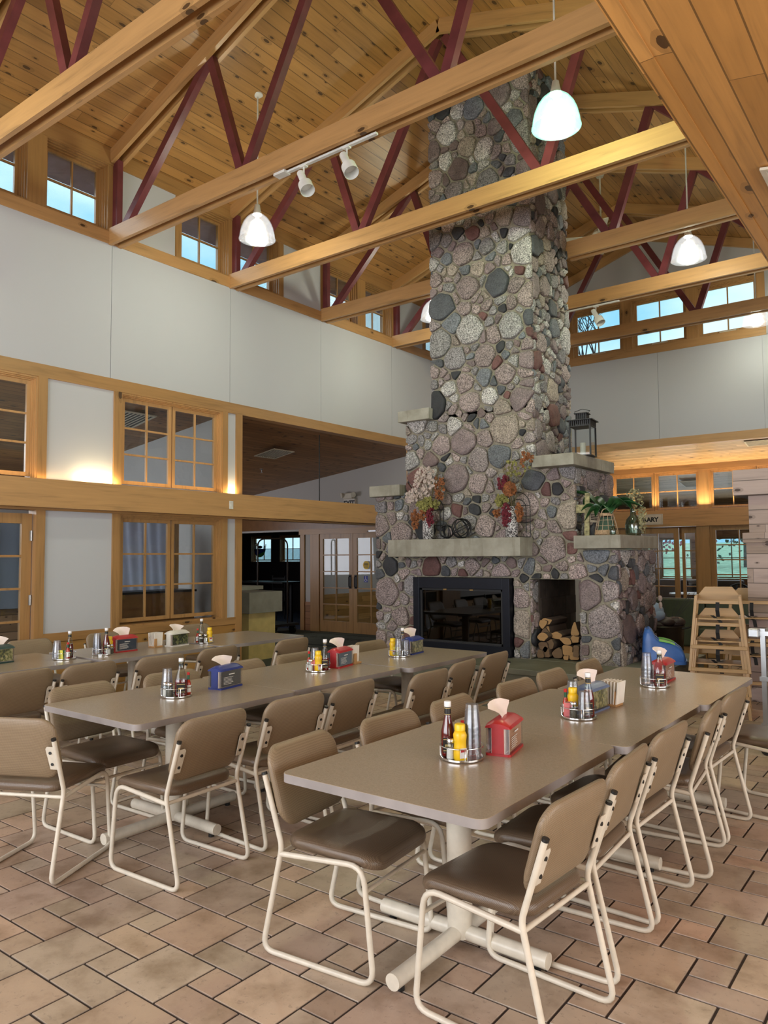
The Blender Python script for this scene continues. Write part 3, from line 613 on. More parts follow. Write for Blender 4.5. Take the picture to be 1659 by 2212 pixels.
# ------------------------------------------------------------ stone fireplace
PAL = [((.27, .205, .195), 1.0), ((.25, .24, .235), 1.1), ((.032, .034, .040), .15), ((.31, .25, .20), .8), ((.15, .060, .052), .3), ((.38, .36, .345), 1.3), ((.14, .155, .175), .7), ((.21, .155, .155), .6), ((.29, .22, .205), 1.2), ((.075, .082, .095), .4), ((.21, .195, .20), 1.0), ((.17, .115, .11), .4), ((.25, .205, .20), 1.0)]
def clip(poly, nx, ny, d):
    out = []; n = len(poly)
    for i in range(n):
        p, q = poly[i], poly[(i + 1) % n]; a = nx * p[0] + ny * p[1] - d; b = nx * q[0] + ny * q[1] - d
        if a <= 0: out.append(p)
        if a * b < 0: k = a / (a - b); out.append((p[0] + (q[0] - p[0]) * k, p[1] + (q[1] - p[1]) * k))
    return out
class Stones:
    def __init__(s, seed): s.v = []; s.f = []; s.c = []; s.r = random.Random(seed); s.skirt = -.005
    def stone(s, poly, fmap, col):
        r = s.r
        if len(poly) < 3: return
        A = 0
        for i in range(len(poly)): A += poly[i - 1][0] * poly[i][1] - poly[i][0] * poly[i - 1][1]
        if abs(A) / 2 < .0006: return
        cx = sum(p[0] for p in poly) / len(poly); cy = sum(p[1] for p in poly) / len(poly); R = math.sqrt(abs(A) / 2 / PI)
        # drop tiny edges, round the corners
        q = []
        for p in poly:
            if not q or math.dist(p, q[-1]) > .012: q.append(p)
        if len(q) < 3: return
        q = [(cx + (x - cx) * r.uniform(.93, 1.03), cy + (y - cy) * r.uniform(.93, 1.03)) for x, y in q]
        for it in range(2):
            z = []; e = .16 if it == 0 else .25
            for i in range(len(q)):
                a, b = q[i], q[(i + 1) % len(q)]; z += [(a[0] * (1 - e) + b[0] * e, a[1] * (1 - e) + b[1] * e), (a[0] * e + b[0] * (1 - e), a[1] * e + b[1] * (1 - e))]
            q = z
        h = min(.050, .026 + R * .13) * r.uniform(.75, 1.2); tx, ty = r.uniform(-.10, .10), r.uniform(-.10, .10); n = len(q); k = len(s.v); ph = r.uniform(0, 9)
        rings = [(1.0, s.skirt), (1.0, h * .55), (.97, h * .86), (.90, h * 1.0), (.50, h * 1.03)]
        for sc, hh in rings:
            for x, y in q:
                dx, dy = (x - cx) * sc, (y - cy) * sc; w = 0 if hh < h * .5 else (tx * dx + ty * dy) + .004 * math.sin(dx * 60 + ph) + .004 * math.sin(dy * 47 + ph * 2)
                s.v.append(fmap(cx + dx, cy + dy, hh + w))
        s.v.append(fmap(cx, cy, h * 1.03)); m = len(rings)
        for i in range(m - 1):
            for j in range(n): s.f.append((k + i * n + j, k + i * n + (j + 1) % n, k + (i + 1) * n + (j + 1) % n, k + (i + 1) * n + j))
        for j in range(n): s.f.append((k + (m - 1) * n + j, k + (m - 1) * n + (j + 1) % n, k + m * n))
        c, sp = col; g = r.uniform(.82, 1.2); mm = sum(c) / 3; c = tuple(mm + (q_ - mm) * .8 for q_ in c); s.c += [(c[0] * g, c[1] * g, c[2] * g, sp)] * (m * n + 1)
    def pack(s, regions, holes, fmap, dens=.128, gap=.010, ztop=None, edge=.035):
        r = s.r; seeds = []
        x0 = min(a[0] for a in regions); x1 = max(a[1] for a in regions); z0 = min(a[2] for a in regions); z1 = max(a[3] for a in regions)
        def region(x, z):
            for g in regions:
                if g[0] <= x <= g[1] and g[2] <= z < g[3]: return g
        tries = int((x1 - x0) * (z1 - z0) * 2600)
        for _ in range(tries):
            x = r.uniform(x0, x1); z = r.uniform(z0, z1); g = region(x, z)
            if not g: continue
            if any(h[0] - .01 < x < h[1] + .01 and h[2] <= z < h[3] + .01 for h in holes): continue
            if ztop and z > ztop(x) - .03: continue
            rad = r.choice((.35, .55, .8, 1.0, 1.1, 1.2, 1.3, 1.45)) * dens
            if all((x - a) ** 2 + (z - b) ** 2 > (.88 * (rad + c)) ** 2 for a, b, c in seeds): seeds.append((x, z, rad))
        cell = {}
        for i, (a, b, c) in enumerate(seeds): cell.setdefault((int(a / .4), int(b / .4)), []).append(i)
        last = None
        for i, (x, z, rad) in enumerate(seeds):
            P = [(x - .5, z - .5), (x + .5, z - .5), (x + .5, z + .5), (x - .5, z + .5)]
            ci, cj = int(x / .4), int(z / .4)
            for di in range(-2, 3):
                for dj in range(-2, 3):
                    for j in cell.get((ci + di, cj + dj), []):
                        if j == i: continue
                        a, b, c = seeds[j]; c = c; dx, dz = a - x, b - z; L = math.hypot(dx, dz)
                        if L > .9: continue
                        t = (L * L + rad * rad - c * c) / (2 * L) - gap; P = clip(P, dx / L, dz / L, (dx * x + dz * z) / L + t)
                        if len(P) < 3: break
            if len(P) < 3: continue
            g = region(x, z); xl, xr = g[0], g[1]
            zl = min(p[1] for p in P); zh = max(p[1] for p in P)
            for q in regions:
                if q is not g and q[0] <= x <= q[1] and q[2] < zh - .02 and q[3] > zl + .02: xl = max(xl, q[0]); xr = min(xr, q[1])
            if not any(q is not g and q[0] <= x <= q[1] and abs(q[2] - g[3]) < .01 for q in regions): P = clip(P, 0, 1, g[3] - gap)
            if not any(q is not g and q[0] <= x <= q[1] and abs(q[3] - g[2]) < .01 for q in regions): P = clip(P, 0, -1, -(g[2] + .004))
            P = clip(P, 1, 0, xr + edge); P = clip(P, -1, 0, -(xl - edge))
            for h in holes:
                if z >= h[3] and h[0] - .12 < x < h[1] + .12: P = clip(P, 0, -1, -(h[3] + .004))
                elif x <= h[0]: P = clip(P, 1, 0, h[0] - .004) if zl < h[3] else P
                elif x >= h[1]: P = clip(P, -1, 0, -(h[1] + .004)) if zl < h[3] else P
            if ztop:
                for p in P:
                    if p[1] > ztop(p[0]): P = clip(P, 0, 1, min(ztop(a[0]) for a in P)); break
            if len(P) < 3: continue
            col = r.choices(PAL, [16, 9, 8, 9, 4, 9, 7, 8, 10, 5, 8, 4, 9])[0]
            s.stone(P, fmap, col)
    def build(s, name, parent):
        me = bpy.data.meshes.new(name); me.from_pydata(s.v, [], s.f); me.materials.append(MATS['field_stone'])
        a = me.color_attributes.new('tone', 'FLOAT_COLOR', 'POINT'); a.data.foreach_set('color', [q for c in s.c for q in c])
        bm = bmesh.new(); bm.from_mesh(me); bmesh.ops.recalc_face_normals(bm, faces=bm.faces); bm.to_mesh(me); bm.free()
        me.polygons.foreach_set('use_smooth', [True] * len(me.polygons))
        try: me.set_sharp_from_angle(angle=math.radians(50))
        except Exception: pass
        o = bpy.data.objects.new(name, me); COL.objects.link(o); o.parent = parent; return o
FY, BY = 7.84, 8.87
FP = thing('stone_fireplace', 'tall fieldstone fireplace and chimney with stepped concrete ledges', 'fireplace', (-4.5, 8.3, 0))
FP.matrix_parent_inverse = Matrix()
def inv(o):   # keep world coordinates for the parts of the fireplace
    o.location = (4.5, -8.3, 0); return o
st = Stones(11)
H1 = (-5.46, -4.10, 0, 1.345); H2 = (-3.90, -3.29, 0, 1.33)
regs = [(-6.06, -5.72, .0, .43), (-6.06, -2.90, .43, 1.66), (-6.06, -3.35, 1.66, 2.42), (-5.56, -3.35, 2.42, 2.62), (-5.56, -3.83, 2.62, 3.34), (-5.17, -3.83, 3.34, 7.75)]
st.pack(regs, [H1, H2], lambda u, v, h: (u, FY - h, v), ztop=lambda x: zroof(x) + .02)
def side(x, sgn, z0, z1, yb, seed=0, ztop=None): st.pack([(FY, yb, z0, z1)], [], lambda u, v, h: (x + sgn * h, u, v), dens=.118, edge=-.006)
side(-2.90, 1, .0, 1.66, 9.05); side(-3.35, 1, 1.80, 2.57, 8.95); side(-3.83, 1, 2.70, 7.50, BY)
side(-6.06, -1, .0, 2.36, 9.05); side(-5.56, -1, 2.50, 3.29, 8.95); side(-5.17, -1, 3.43, 7.50, BY)
inv(st.build('stonework', FP))
m = MB()
m.box(-6.06, -5.46, FY, 9.05, 0, 2.42); m.box(-5.46, -4.10, FY, 9.05, 1.34, 2.42); m.box(-5.46, -4.10, 8.5, 9.05, 0, 1.34); m.box(-5.46, -4.10, FY, 9.05, 0, .43)
m.box(-4.10, -3.90, FY, 9.05, 0, 2.42); m.box(-3.90, -3.36, FY, 9.05, 1.33, 2.42); m.box(-3.90, -3.29, FY, 9.05, 0, .43); m.box(-3.29, -2.90, FY, 9.05, 0, 1.66); m.box(-3.36, -3.29, FY, 9.05, 1.33, 1.66); m.box(-3.36, -3.35, FY, 8.95, 1.66, 2.42)
m.box(-5.56, -3.83, FY, 8.95, 2.42, 3.34); m.box(-3.83, -3.35, FY, 8.95, 2.42, 2.60); m.box(-5.17, -3.83, FY, BY, 3.3, 7.52)
m.prism([(-5.17, 7.4), (-3.83, 7.4), (-3.83, 7.52), (XC, 7.74), (-5.17, 7.50)], FY, BY, lambda u, v, w: (u, w, v))
inv(m.build('mortar_core', 'mortar', FP))
def ledge(x0, x1, y0, y1, z0, z1): return inv(MB().box(x0, x1, y0, y1, z0, z1).build('concrete_ledge', 'concrete', FP, bevel=.006))
ledge(-3.74, -3.25, 7.62, 8.82, 2.57, 2.70); ledge(-3.27, -2.76, 7.62, 8.82, 1.665, 1.805); ledge(-5.64, -5.16, 7.70, 8.9, 3.30, 3.44); ledge(-6.11, -5.62, 7.70, 8.9, 2.37, 2.51)
inv(MB().box(-5.66, -3.84, 7.50, 7.90, 1.59, 1.80).build('mantel', 'concrete', FP, bevel=.006))
inv(MB().box(-5.70, -2.42, 7.10, 9.30, 0, .37).build('hearth_base', 'hearth_concrete', FP, bevel=.004))
inv(MB().box(-5.72, -2.40, 7.07, 7.80, .37, .43).box(-2.86, -2.40, 7.80, 9.32, .37, .43).box(-3.9, -3.29, 7.8, 9.0, .37, .434).build('hearth_slab', 'hearth_concrete', FP, bevel=.006))
# firebox with black surround and smoked doors
m = MB(); a0, a1, z0, z1 = -5.45, -4.11, .434, 1.335
m.box(a0, a0 + .09, 7.74, 7.86, z0, z1); m.box(a1 - .09, a1, 7.74, 7.86, z0, z1); m.box(a0 + .09, a1 - .09, 7.74, 7.86, z1 - .13, z1); m.box(a0 + .09, a1 - .09, 7.74, 7.86, z0, z0 + .12)
fs_ = inv(m.build('firebox_surround', 'navy_metal', FP, bevel=.003))
m = MB(); c0, c1, d0, d1 = a0 + .09, a1 - .09, z0 + .12, z1 - .13
m.box(c0, c0 + .03, 7.765, 7.80, d0, d1); m.box(c1 - .03, c1, 7.765, 7.80, d0, d1); m.box(c0, c1, 7.765, 7.80, d0, d0 + .025); m.box(c0, c1, 7.765, 7.80, d1 - .025, d1)
inv(m.build('glass_door_frame', 'black_metal', FP)); inv(MB().box(c0 + .03, c1 - .03, 7.78, 7.785, d0 + .025, d1 - .025).build('glass_door', 'smoked_glass', FP))
for k in (.30, .62): inv(MB().box(c0 + (c1 - c0) * k, c0 + (c1 - c0) * k + .045, 7.755, 7.77, d1 - .02, d1 - .005).build('door_catch', 'brass', FP))
inv(MB().box(a0, a1, 8.35, 8.5, .43, 1.34).build('firebox_back', 'fire_brick', FP))
# wood store lining: big dark blocks on the left, stone jamb on the right
m = MB()
for i in range(4):
    for j in range(3):
        o_ = .2 if i % 2 else 0; ya = 8.05 + j * .34 - o_; yb = ya + .33
        m.box(-3.905, -3.86, max(8.02, ya), min(9.03, yb), .44 + i * .222, .44 + i * .222 + .215)
inv(m.build('block_lining', 'fire_brick', FP)); inv(MB().box(-3.905, -3.868, 8.0, 9.04, .435, 1.33).build('block_joint', 'joint', FP))
sj = Stones(5); sj.pack([(FY, 9.05, .44, 1.33)], [], lambda u, v, h: (-3.29 - h * .8, u, v), edge=-.01); inv(sj.build('jamb_stonework', FP)); sj = Stones(6); sj.pack([(FY + .005, 8.04, .44, 1.33)], [], lambda u, v, h: (-3.90 + h * .8, u, v), dens=.085, edge=-.004); inv(sj.build('jamb_stonework', FP))
g = inv(MB().box(-3.335, -3.30, 8.17, 8.43, 1.97, 2.27).build('wall_register', 'ivory', FP)); m = MB()
for i in range(13):
    for s in range(2): m.box(-3.30, -3.295, 8.19 + s * .115, 8.295 + s * .115, 1.995 + i * .019, 2.006 + i * .019)
inv(m.build('register_slots', 'black_plastic', FP))

# firewood
def log(c, pts, ln, rot, lab, grp='split firewood logs'):
    q = []
    for i in range(len(pts)):
        a, b = pts[i], pts[(i + 1) % len(pts)]; q += [(a[0] * .86 + b[0] * .14, a[1] * .86 + b[1] * .14), (a[0] * .55 + b[0] * .45 + random.uniform(-.006, .006), a[1] * .55 + b[1] * .45 + random.uniform(-.006, .006)), (a[0] * .14 + b[0] * .86, a[1] * .14 + b[1] * .86)]
    pts = [(u * .90, v * .90) for u, v in q]
    t = thing('firewood_log', lab, 'log', c, rot, grp)
    m = MB(); m.prism(pts, 0, ln, lambda u, v, w: (u, w, v)); m.build('log_bark', 'bark', t, bevel=.004)
    k = [(u * .985, v * .985) for u, v in pts]; MB().prism(k, -.004, .002, lambda u, v, w: (u, w, v)).build('log_end', 'log_end' if len(lab) % 3 else 'log_end_dark', t)
def at_y(px, py, Y):
    v = Vector(((px - 829.5), -(py - 1106.0), -1628.0)); w = cam.matrix_world.to_3x3() @ v; k = Y / w.y; return (w.x * k, 1.6 + w.z * k)
LG = [((1157, 1420), [(-.05, -.05), (.05, -.045), (.03, .04), (-.03, .06)], 'dark split log at the lower left corner of the wood store'),
      ((1178, 1414), [(-.07, -.07), (.07, -.06), (.05, .04), (.0, .075), (-.04, .02)], 'split log with a rough bark-flecked face, second in the bottom row'),
      ((1204, 1414), [(-.08, -.01), (-.04, -.07), (.07, -.06), (.06, .04), (.02, .07)], 'pale triangular split log in the middle of the bottom row'),
      ((1222, 1424), [(-.02, -.03), (.03, -.03), (.04, .03), (-.03, .02)], 'small offcut of firewood wedged in the bottom row'),
      ((1247, 1422), [(-.08, .02), (-.05, -.05), (.06, -.045), (.08, .03), (-.02, .05)], 'split log at the lower right corner of the wood store'),
      ((1226, 1406), [(-.07, .07), (-.06, -.06), (.05, -.05), (.07, .06)], 'orange-brown squared log end above the bottom row'),
      ((1250, 1407), [(-.04, -.07), (.04, -.075), (.045, .065), (-.03, .07)], 'upright squared log against the right jamb'),
      ((1163, 1395), [(-.07, .02), (-.04, -.05), (.03, -.08), (.07, -.02), (.05, .05), (-.04, .05)], 'brown log end at the left, second layer up'),
      ((1186, 1393), [(-.07, -.06), (.05, -.05), (.07, .02), (.04, .08), (-.05, .03)], 'grey split log in the middle of the second layer'),
      ((1167, 1376), [(-.08, .0), (-.04, -.045), (.02, -.05), (.08, .01), (.03, .055), (-.03, .055)], 'bright orange almond-shaped log end'),
      ((1152, 1362), [(-.06, -.05), (.07, -.03), (.0, .06)], 'dark bark wedge against the left lining'),
      ((1199, 1372), [(-.09, .0), (-.03, -.04), (.08, -.05), (.10, .01), (.02, .05)], 'grey twisted branch across the top of the stack'),
      ((1220, 1384), [(-.09, .03), (.0, -.05), (.09, -.04), (.06, .04)], 'dark mossy log behind the stack'),
      ((1240, 1382), [(-.06, .0), (-.02, -.04), (.06, -.03), (.07, .04), (-.02, .05)], 'reddish bark log under the pointed wedge'),
      ((1242, 1361), [(-.065, -.07), (.065, -.065), (.0, .125)], 'pointed pale wedge standing at the right of the stack'),
      ((1164, 1349), [(-.05, .0), (.0, -.06), (.06, .01), (.07, .05), (-.03, .06)], 'splintered pale log on top at the left'),
      ((1178, 1343), [(-.06, -.01), (.05, -.04), (.10, .03), (-.02, .05)], 'yellowish bark slab on the very top'),
      ((1183, 1360), [(-.03, -.03), (.03, -.035), (.02, .04), (-.02, .04)], 'thin split stick leaning back across the stack')]
for i, (p, pts, lab) in enumerate(LG):
    Y = 7.90 + (.06 if i > 9 else 0) + (i % 3) * .03; x, z = at_y(*p, Y)
    zmin = min(v for u, v in pts); z = max(z, .437 - zmin); x = min(max(x, -3.86 - min(u for u, v in pts)), -3.345 - max(u for u, v in pts)); log((x, Y, z), pts, .42 + .05 * (i % 4), 0, lab)

# ------------------------------------------------------------ chairs
def make_chair():
    t = thing('dining_chair', '', 'chair')
    R = .0115
    for s in (-1, 1):
        x = s * .232
        p = fillet([(x, -.275, .705), (x, -.185, .435), (x, -.285, R), (x, .25, R), (x, .205, .435), (x, -.192, .405)], [.03, .06, .06, .07], 5)
        MB().tube(p, R, 8).build('side_frame', 'cream_metal', t, 60)
        MB().cyl((x, -.2765, .706), (x, -.2795, .716), .0125, n=10).build('end_cap', 'black_plastic', t, 40)
        b = MB(); xi = s * .196
        b.prism([(-.002, .552), (.001, .672), (.040, .672), (.050, .660), (.044, .552)], -.0025, .0015, lambda u, v, w: (s * (.230 - u), -.2255 - (v - .555) * .333 + w - .004, v))
        q = b.build('bracket', 'cream_metal', t)
        k = MB()
        for z in (.58, .64): y = -.2295 - (z - .555) * .333; k.cyl((s * .203, y - .0, z), (s * .203, y - .006, z), .0078, n=10)
        k.build('screw', 'black_plastic', q, 40)
    MB().cyl((-.232, .216, .345), (.232, .216, .345), .0085, n=8).build('front_stretcher', 'cream_metal', t, 50)
    MB().cyl((-.232, -.192, .407), (.232, -.192, .407), .0095, n=8).build('rear_stretcher', 'cream_metal', t, 50)
    # seat pad
    def outline(ins):
        o = []
        for u, v in rrect(.452 - 2 * ins, .455 - 2 * ins, max(.008, .075 - ins * .36), 6, 0, .030): o.append((u * (1 - .06 * max(0, -(v - .03)) / .22), v))
        return o
    def zt(u, v, z): f = (v + .2) / .45; return z - .020 * max(0, (f - .62) / .38) ** 2 - .018 * math.sin(PI * min(1, max(0, f))) * (1 - (u / .24) ** 2) * .5 + .010 * (u / .22) ** 2
    L = []
    for ins, z in ((.03, .418), (.004, .424), (.0, .440), (.003, .456), (.016, .468), (.05, .475), (.11, .478), (.17, .478), (.21, .478)):
        L.append([(u, v, zt(u, v, z)) for u, v in outline(min(ins, .21))])
    MB().layers(L).build('seat', 'seat_vinyl', t, 60)
    # back pad: curved plan, straight tilt, drooping lower edge
    def bo(ins):
        o = []
        for u, v in rrect(.462 - 2 * ins, .292 - 2 * ins, max(.008, .075 - ins * .5), 6, 0, .662):
            if v < .60: v -= .030 * (1 - (u / .24) ** 2)
            else: v += .008 * (1 - (u / .24) ** 2)
            o.append((u, v))
        return o
    def by(u, v, w): return -.188 - (v - .47) * .30 + .30 * u * u + w
    L = []
    for ins, w in ((.19, -.020), (.06, -.019), (.012, -.017), (.002, -.009), (.0, .0), (.003, .010), (.014, .018), (.05, .023), (.12, .025), (.13, .025)):
        ins = min(ins, .125); L.append([(u, by(u, v, w), v) for u, v in bo(ins)])
    MB().layers(L).build('backrest', 'back_vinyl', t, 60)
    return freeze(t)
CH = [make_chair(), 0]
def chair(x, y, rz, label, group):
    if CH[1] == 0:
        o = CH[0]; o.location = (x, y, 0); o.rotation_euler = (0, 0, rz); o['label'] = label; o['group'] = group; CH[1] = 1
    else: dup(CH[0], (x, y, 0), rz, label, group)
ORD = ['nearest', 'second', 'third', 'fourth', 'fifth', 'sixth', 'seventh']
# chair local +y is the front. rz = +90deg faces -x ; rz = -90deg faces +x
def row(xs, ys, rz, jit, what, group, first=0):
    for i, (x, y) in enumerate(zip(xs, ys)):
        chair(x, y, rz + jit[i % len(jit)], 'tan vinyl chair, %s %s' % (ORD[i + first], what), group)
E_ = PI / 2
row([-1.33, -1.355, -1.36, -1.33, -1.34], [2.47, 3.03, 3.60, 4.19, 4.76], E_, [-.06, .05, -.03, .10, -.04], 'along the right edge of the nearest table row', 'chairs right of the nearest table row')
chair(-1.0, 5.30, E_ - .12, 'tan vinyl chair pulled out beyond the right edge of the nearest table row', 'chairs right of the nearest table row')
row([-2.06, -2.04, -2.02, -2.00, -2.0, -1.98], [2.47, 3.05, 3.62, 4.32, 4.86, 5.46], -E_, [.10, -.03, .04, -.05, .02, .03], 'along the left edge of the nearest table row', 'chairs left of the nearest table row')
row([-3.31, -3.31, -3.33, -3.20, -3.27, -3.30], [2.55, 3.17, 3.68, 4.36, 4.88, 5.45], E_, [.04, -.05, .06, .0, .12, .05], 'along the right edge of the middle table row', 'chairs right of the middle table row')
row([-4.15, -4.12, -4.12, -4.10, -4.14], [2.66, 3.30, 3.98, 4.52, 5.55], -E_, [.03, -.04, .05, .02, -.03], 'along the left edge of the middle table row', 'chairs left of the middle table row')
chair(-3.91, 2.15, .46, 'tan vinyl chair set at an angle at the near end of the middle table row', 'chairs right of the middle table row')
row([-5.56, -5.52, -5.45, -5.49, -5.43], [2.72, 3.22, 3.82, 4.43, 5.30], E_, [.05, .02, -.04, .04, .02], 'along the right edge of the far table row', 'chairs right of the far table row')
row([-6.98, -6.98, -6.98, -6.98], [3.10, 3.78, 4.62, 5.78], -E_, [.03, -.04, .02, -.02], 'along the left edge of the far table row, against the wainscot', 'chairs left of the far table row')

# ------------------------------------------------------------ tables
def make_table():
    t = thing('dining_table', '', 'table'); w, d, th = .92, 1.178, .034; h = .75
    P = rrect(w, d, .04, 5)
    L = [[(u * k, v * k2, z) for u, v in P] for k, k2, z in ((1, 1, h - .0015), (.9985, .9985, h))]
    MB().layers(L).build('tabletop', 'laminate', t, 30)
    MB().layers([[(u, v, z) for u, v in P] for z in (h - th, h - .0015)]).build('edge_band', 'table_edge', t, 30)
    MB().cyl((0, 0, .035), (0, 0, h - th), .052, n=28).build('column', 'cream_metal', t, 40)
    MB().box(-.20, .20, -.04, .04, h - th - .012, h - th).box(-.04, .04, -.30, .30, h - th - .012, h - th).build('top_plate', 'black_metal', t)
    for dx, dy, L_ in ((1, 0, .395), (-1, 0, .395), (0, 1, .47), (0, -1, .47)):
        a = MB().cyl((dx * .03, dy * .03, .052), (dx * L_, dy * L_, .047), .031, n=20).build('base_arm', 'cream_metal', t, 40)
        MB().cyl((dx * (L_ - .05), dy * (L_ - .05), .0), (dx * (L_ - .05), dy * (L_ - .05), .02), .016, n=12).build('glide', 'black_plastic', a, 40)
    return freeze(t)
TB = make_table(); first = [True]
def table(x, y, label, group):
    if first[0]: TB.location = (x, y, 0); TB['label'] = label; TB['group'] = group; first[0] = False
    else: dup(TB, (x, y, 0), 0, label, group)
for i, (x, y) in enumerate([(-1.71, 2.745), (-1.655, 3.926), (-1.62, 5.107)]): table(x, y, 'grey-brown laminate pedestal table, %s in the nearest row' % ('nearest', 'middle one', 'farthest')[i], 'tables of the nearest row')
for i, (x, y) in enumerate([(-3.83, 2.915), (-3.865, 4.096), (-3.80, 5.30)]): table(x, y, 'grey-brown laminate pedestal table, %s in the middle row' % ('nearest', 'central one', 'farthest')[i], 'tables of the middle row')
for i, (x, y) in enumerate([(-6.21, 2.97), (-6.15, 4.215), (-6.14, 5.44)]): table(x, y, 'grey-brown laminate pedestal table, %s in the far row by the left wall' % ('nearest', 'middle one', 'farthest')[i], 'tables of the far row')

# ------------------------------------------------------------ table-top things
ZT = .7503
def caddy(x, y, where, rot=0, r=.092):
    t = thing('condiment_caddy', 'round chrome wire condiment caddy ' + where, 'condiment caddy', (x, y, ZT), rot)
    MB().lathe([(.0, .004), (r - .004, .004), (r - .002, .001), (r, .004), (r, .011), (r - .004, .012), (r - .006, .006), (0, .006)], n=40).build('tray', 'chrome', t, 30)
    for a0, a1 in ((-100, 8), (14, 130), (136, 254)):
        p = [(r * math.cos(math.radians(a0)), r * math.sin(math.radians(a0)), .008)]
        for k in range(13): a = math.radians(a0 + (a1 - a0) * k / 12); p.append((r * math.cos(a), r * math.sin(a), .056))
        p.append((r * math.cos(math.radians(a1)), r * math.sin(math.radians(a1)), .008))
        MB().tube(p, .0022, 6).build('wire_rail', 'chrome', t, 60)
    return t
def ketchup(x, y, lab, grp='ketchup bottles', fill=.17, z=.006, big=1.0):
    t = thing('ketchup_bottle', lab, 'ketchup bottle', (x, y, ZT + z), .3, grp); k = big
    pr = [(.0, .0), (.026, .0), (.031, .006), (.031, .085), (.029, .105), (.022, .135), (.0145, .165), (.0125, .185), (.0125, .212)]
    pr = [(r * k, h) for r, h in pr]
    def cut(H):
        o = [(r * .93, h + .002) for r, h in pr if h < H]
        for (r0, h0), (r1, h1) in zip(pr, pr[1:]):
            if h0 < H <= h1: o.append(((r0 + (r1 - r0) * (H - h0) / (h1 - h0)) * .93, H))
        return o + [(0, H)]
    MB().lathe(pr, n=16, sq=3 if big > 1 else None).build('glass_bottle', 'clear_glass', t, 40)
    MB().lathe(cut(fill), n=16, sq=3 if big > 1 else None).build('ketchup', 'sauce', t, 40)
    MB().lathe([(.0135, .172), (.0145, .172), (.0135, .205), (.013, .205)], n=16).build('neck_label', 'label_black', t, 40)
    MB().lathe([(.0142, .1745), (.0146, .1745), (.0144, .177), (.014, .177)], n=16).lathe([(.0136, .200), (.0140, .200), (.0139, .2025), (.0135, .2025)], n=16).build('gold_band', 'label_gold', t, 40)
    MB().lathe([(.0145, .206), (.0150, .208), (.0150, .226), (.0135, .229), (0, .229)], n=18).build('cap', 'cap_white', t, 40)
    w = .021 * (k if big > 1 else 1); lb = MB().box(-w, w, -.0318 * k, -.0312 * k, .022, .082).build('body_label', 'label_black', t)
    MB().box(-w * .9, w * .9, -.0322 * k, -.0318 * k, .028, .031).box(-w * .9, w * .9, -.0322 * k, -.0318 * k, .074, .077).box(-w * .6, w * .6, -.0322 * k, -.0318 * k, .045, .055).build('label_print', 'label_gold', lb)
    t.rotation_euler = (0, 0, math.atan2(-y, -x) + PI / 2); return t
def mustard(x, y, lab):
    t = thing('mustard_bottle', lab, 'mustard bottle', (x, y, ZT + .006), math.atan2(-y, -x) + PI / 2 + .5, 'mustard bottles')
    MB().lathe([(0, 0), (.024, 0), (.0275, .006), (.0275, .035), (.0245, .06), (.0245, .078), (.0275, .102), (.022, .116), (.017, .121)], n=20, sq=2.4).build('squeeze_bottle', 'yellow_plastic', t, 50)
    MB().lathe([(.0185, .119), (.0225, .120), (.0225, .143), (.0195, .147), (0, .147)], n=24).build('cap', 'yellow_cap', t, 40)
    b = MB().box(-.016, .016, -.0282, -.0272, .012, .052).build('label', 'label_white', t); MB().box(-.012, .012, -.0287, -.0282, .036, .047).build('label_emblem', 'red_sign', b)
def shaker(x, y, lab, c, kind):
    t = thing(kind + '_shaker', lab, kind + ' shaker', (x, y, ZT + .006), 0, kind + ' shakers')
    MB().lathe([(0, 0), (.019, 0), (.021, .004), (.019, .055), (.0165, .066), (.015, .070)], n=12, sq=3).build('glass_body', 'clear_glass', t, 40)
    MB().lathe([(0, .003), (.0172, .003), (.0165, .044 if kind == 'salt' else .052), (0, .046 if kind == 'salt' else .054)], n=12).build(kind, c, t, 40)
    MB().lathe([(.0165, .068), (.0172, .070), (.0172, .079), (.013, .086), (0, .088)], n=16).build('lid', 'chrome', t, 40)
def hotsauce(x, y, lab):
    t = thing('hot_sauce_bottle', lab, 'hot sauce bottle', (x, y, ZT + .006), 0, 'hot sauce bottles')
    MB().lathe([(0, 0), (.0135, 0), (.015, .004), (.015, .070), (.012, .082), (.0065, .095), (.0062, .104)], n=14).build('glass_bottle', 'hot_sauce', t, 40)
    MB().lathe([(.0154, .018), (.0156, .018), (.0156, .060), (.0154, .060)], n=14).build('label', 'label_white', t, 40)
    MB().lathe([(.0072, .094), (.0075, .094), (.0075, .122), (.0072, .122)], n=12).build('neck_sleeve', 'cap_green', t, 40)
    MB().lathe([(.0085, .121), (.0088, .122), (.0088, .136), (.007, .138), (0, .138)], n=14).build('cap', 'cap_red', t, 40)
CUPM = []
def cups(x, y, n, where, step=.0235):
    grp = 'plastic tumblers stacked ' + where
    for i in range(n):
        lab = 'clear plastic tumblers stacked upside down ' + where
        if not CUPM:
            o = MB().lathe([(.0365, .0), (.0375, .002), (.0355, .030), (.0345, .032), (.0265, .112), (.0255, .1145), (.0, .1145), (.0, .1125), (.0250, .1125), (.0335, .031), (.0355, .0)], n=24).build('plastic_tumbler', 'cup_plastic', None, 40); CUPM.append(o)
        else: o = CUPM[0].copy(); COL.objects.link(o)
        o.location = (x, y, ZT + .0065 + i * step); o['group'] = grp; o['category'] = 'tumbler'; o['label'] = lab
def packets(x, y, cols, where, rz=.4):
    for i, c in enumerate(cols):
        tag(MB().box(-.022, .022, -.0015, .0015, 0, .075).build('sweetener_packet', c, None, loc=(x + .006 * i * math.cos(rz + 1.2), y + .006 * i * math.sin(rz + 1.2), ZT + .007)), '%s paper packet standing in the caddy %s' % (c.split('_')[0], where), 'packet', 'paper packets ' + where).rotation_euler = (.12 - .08 * i, .1 * i, rz)
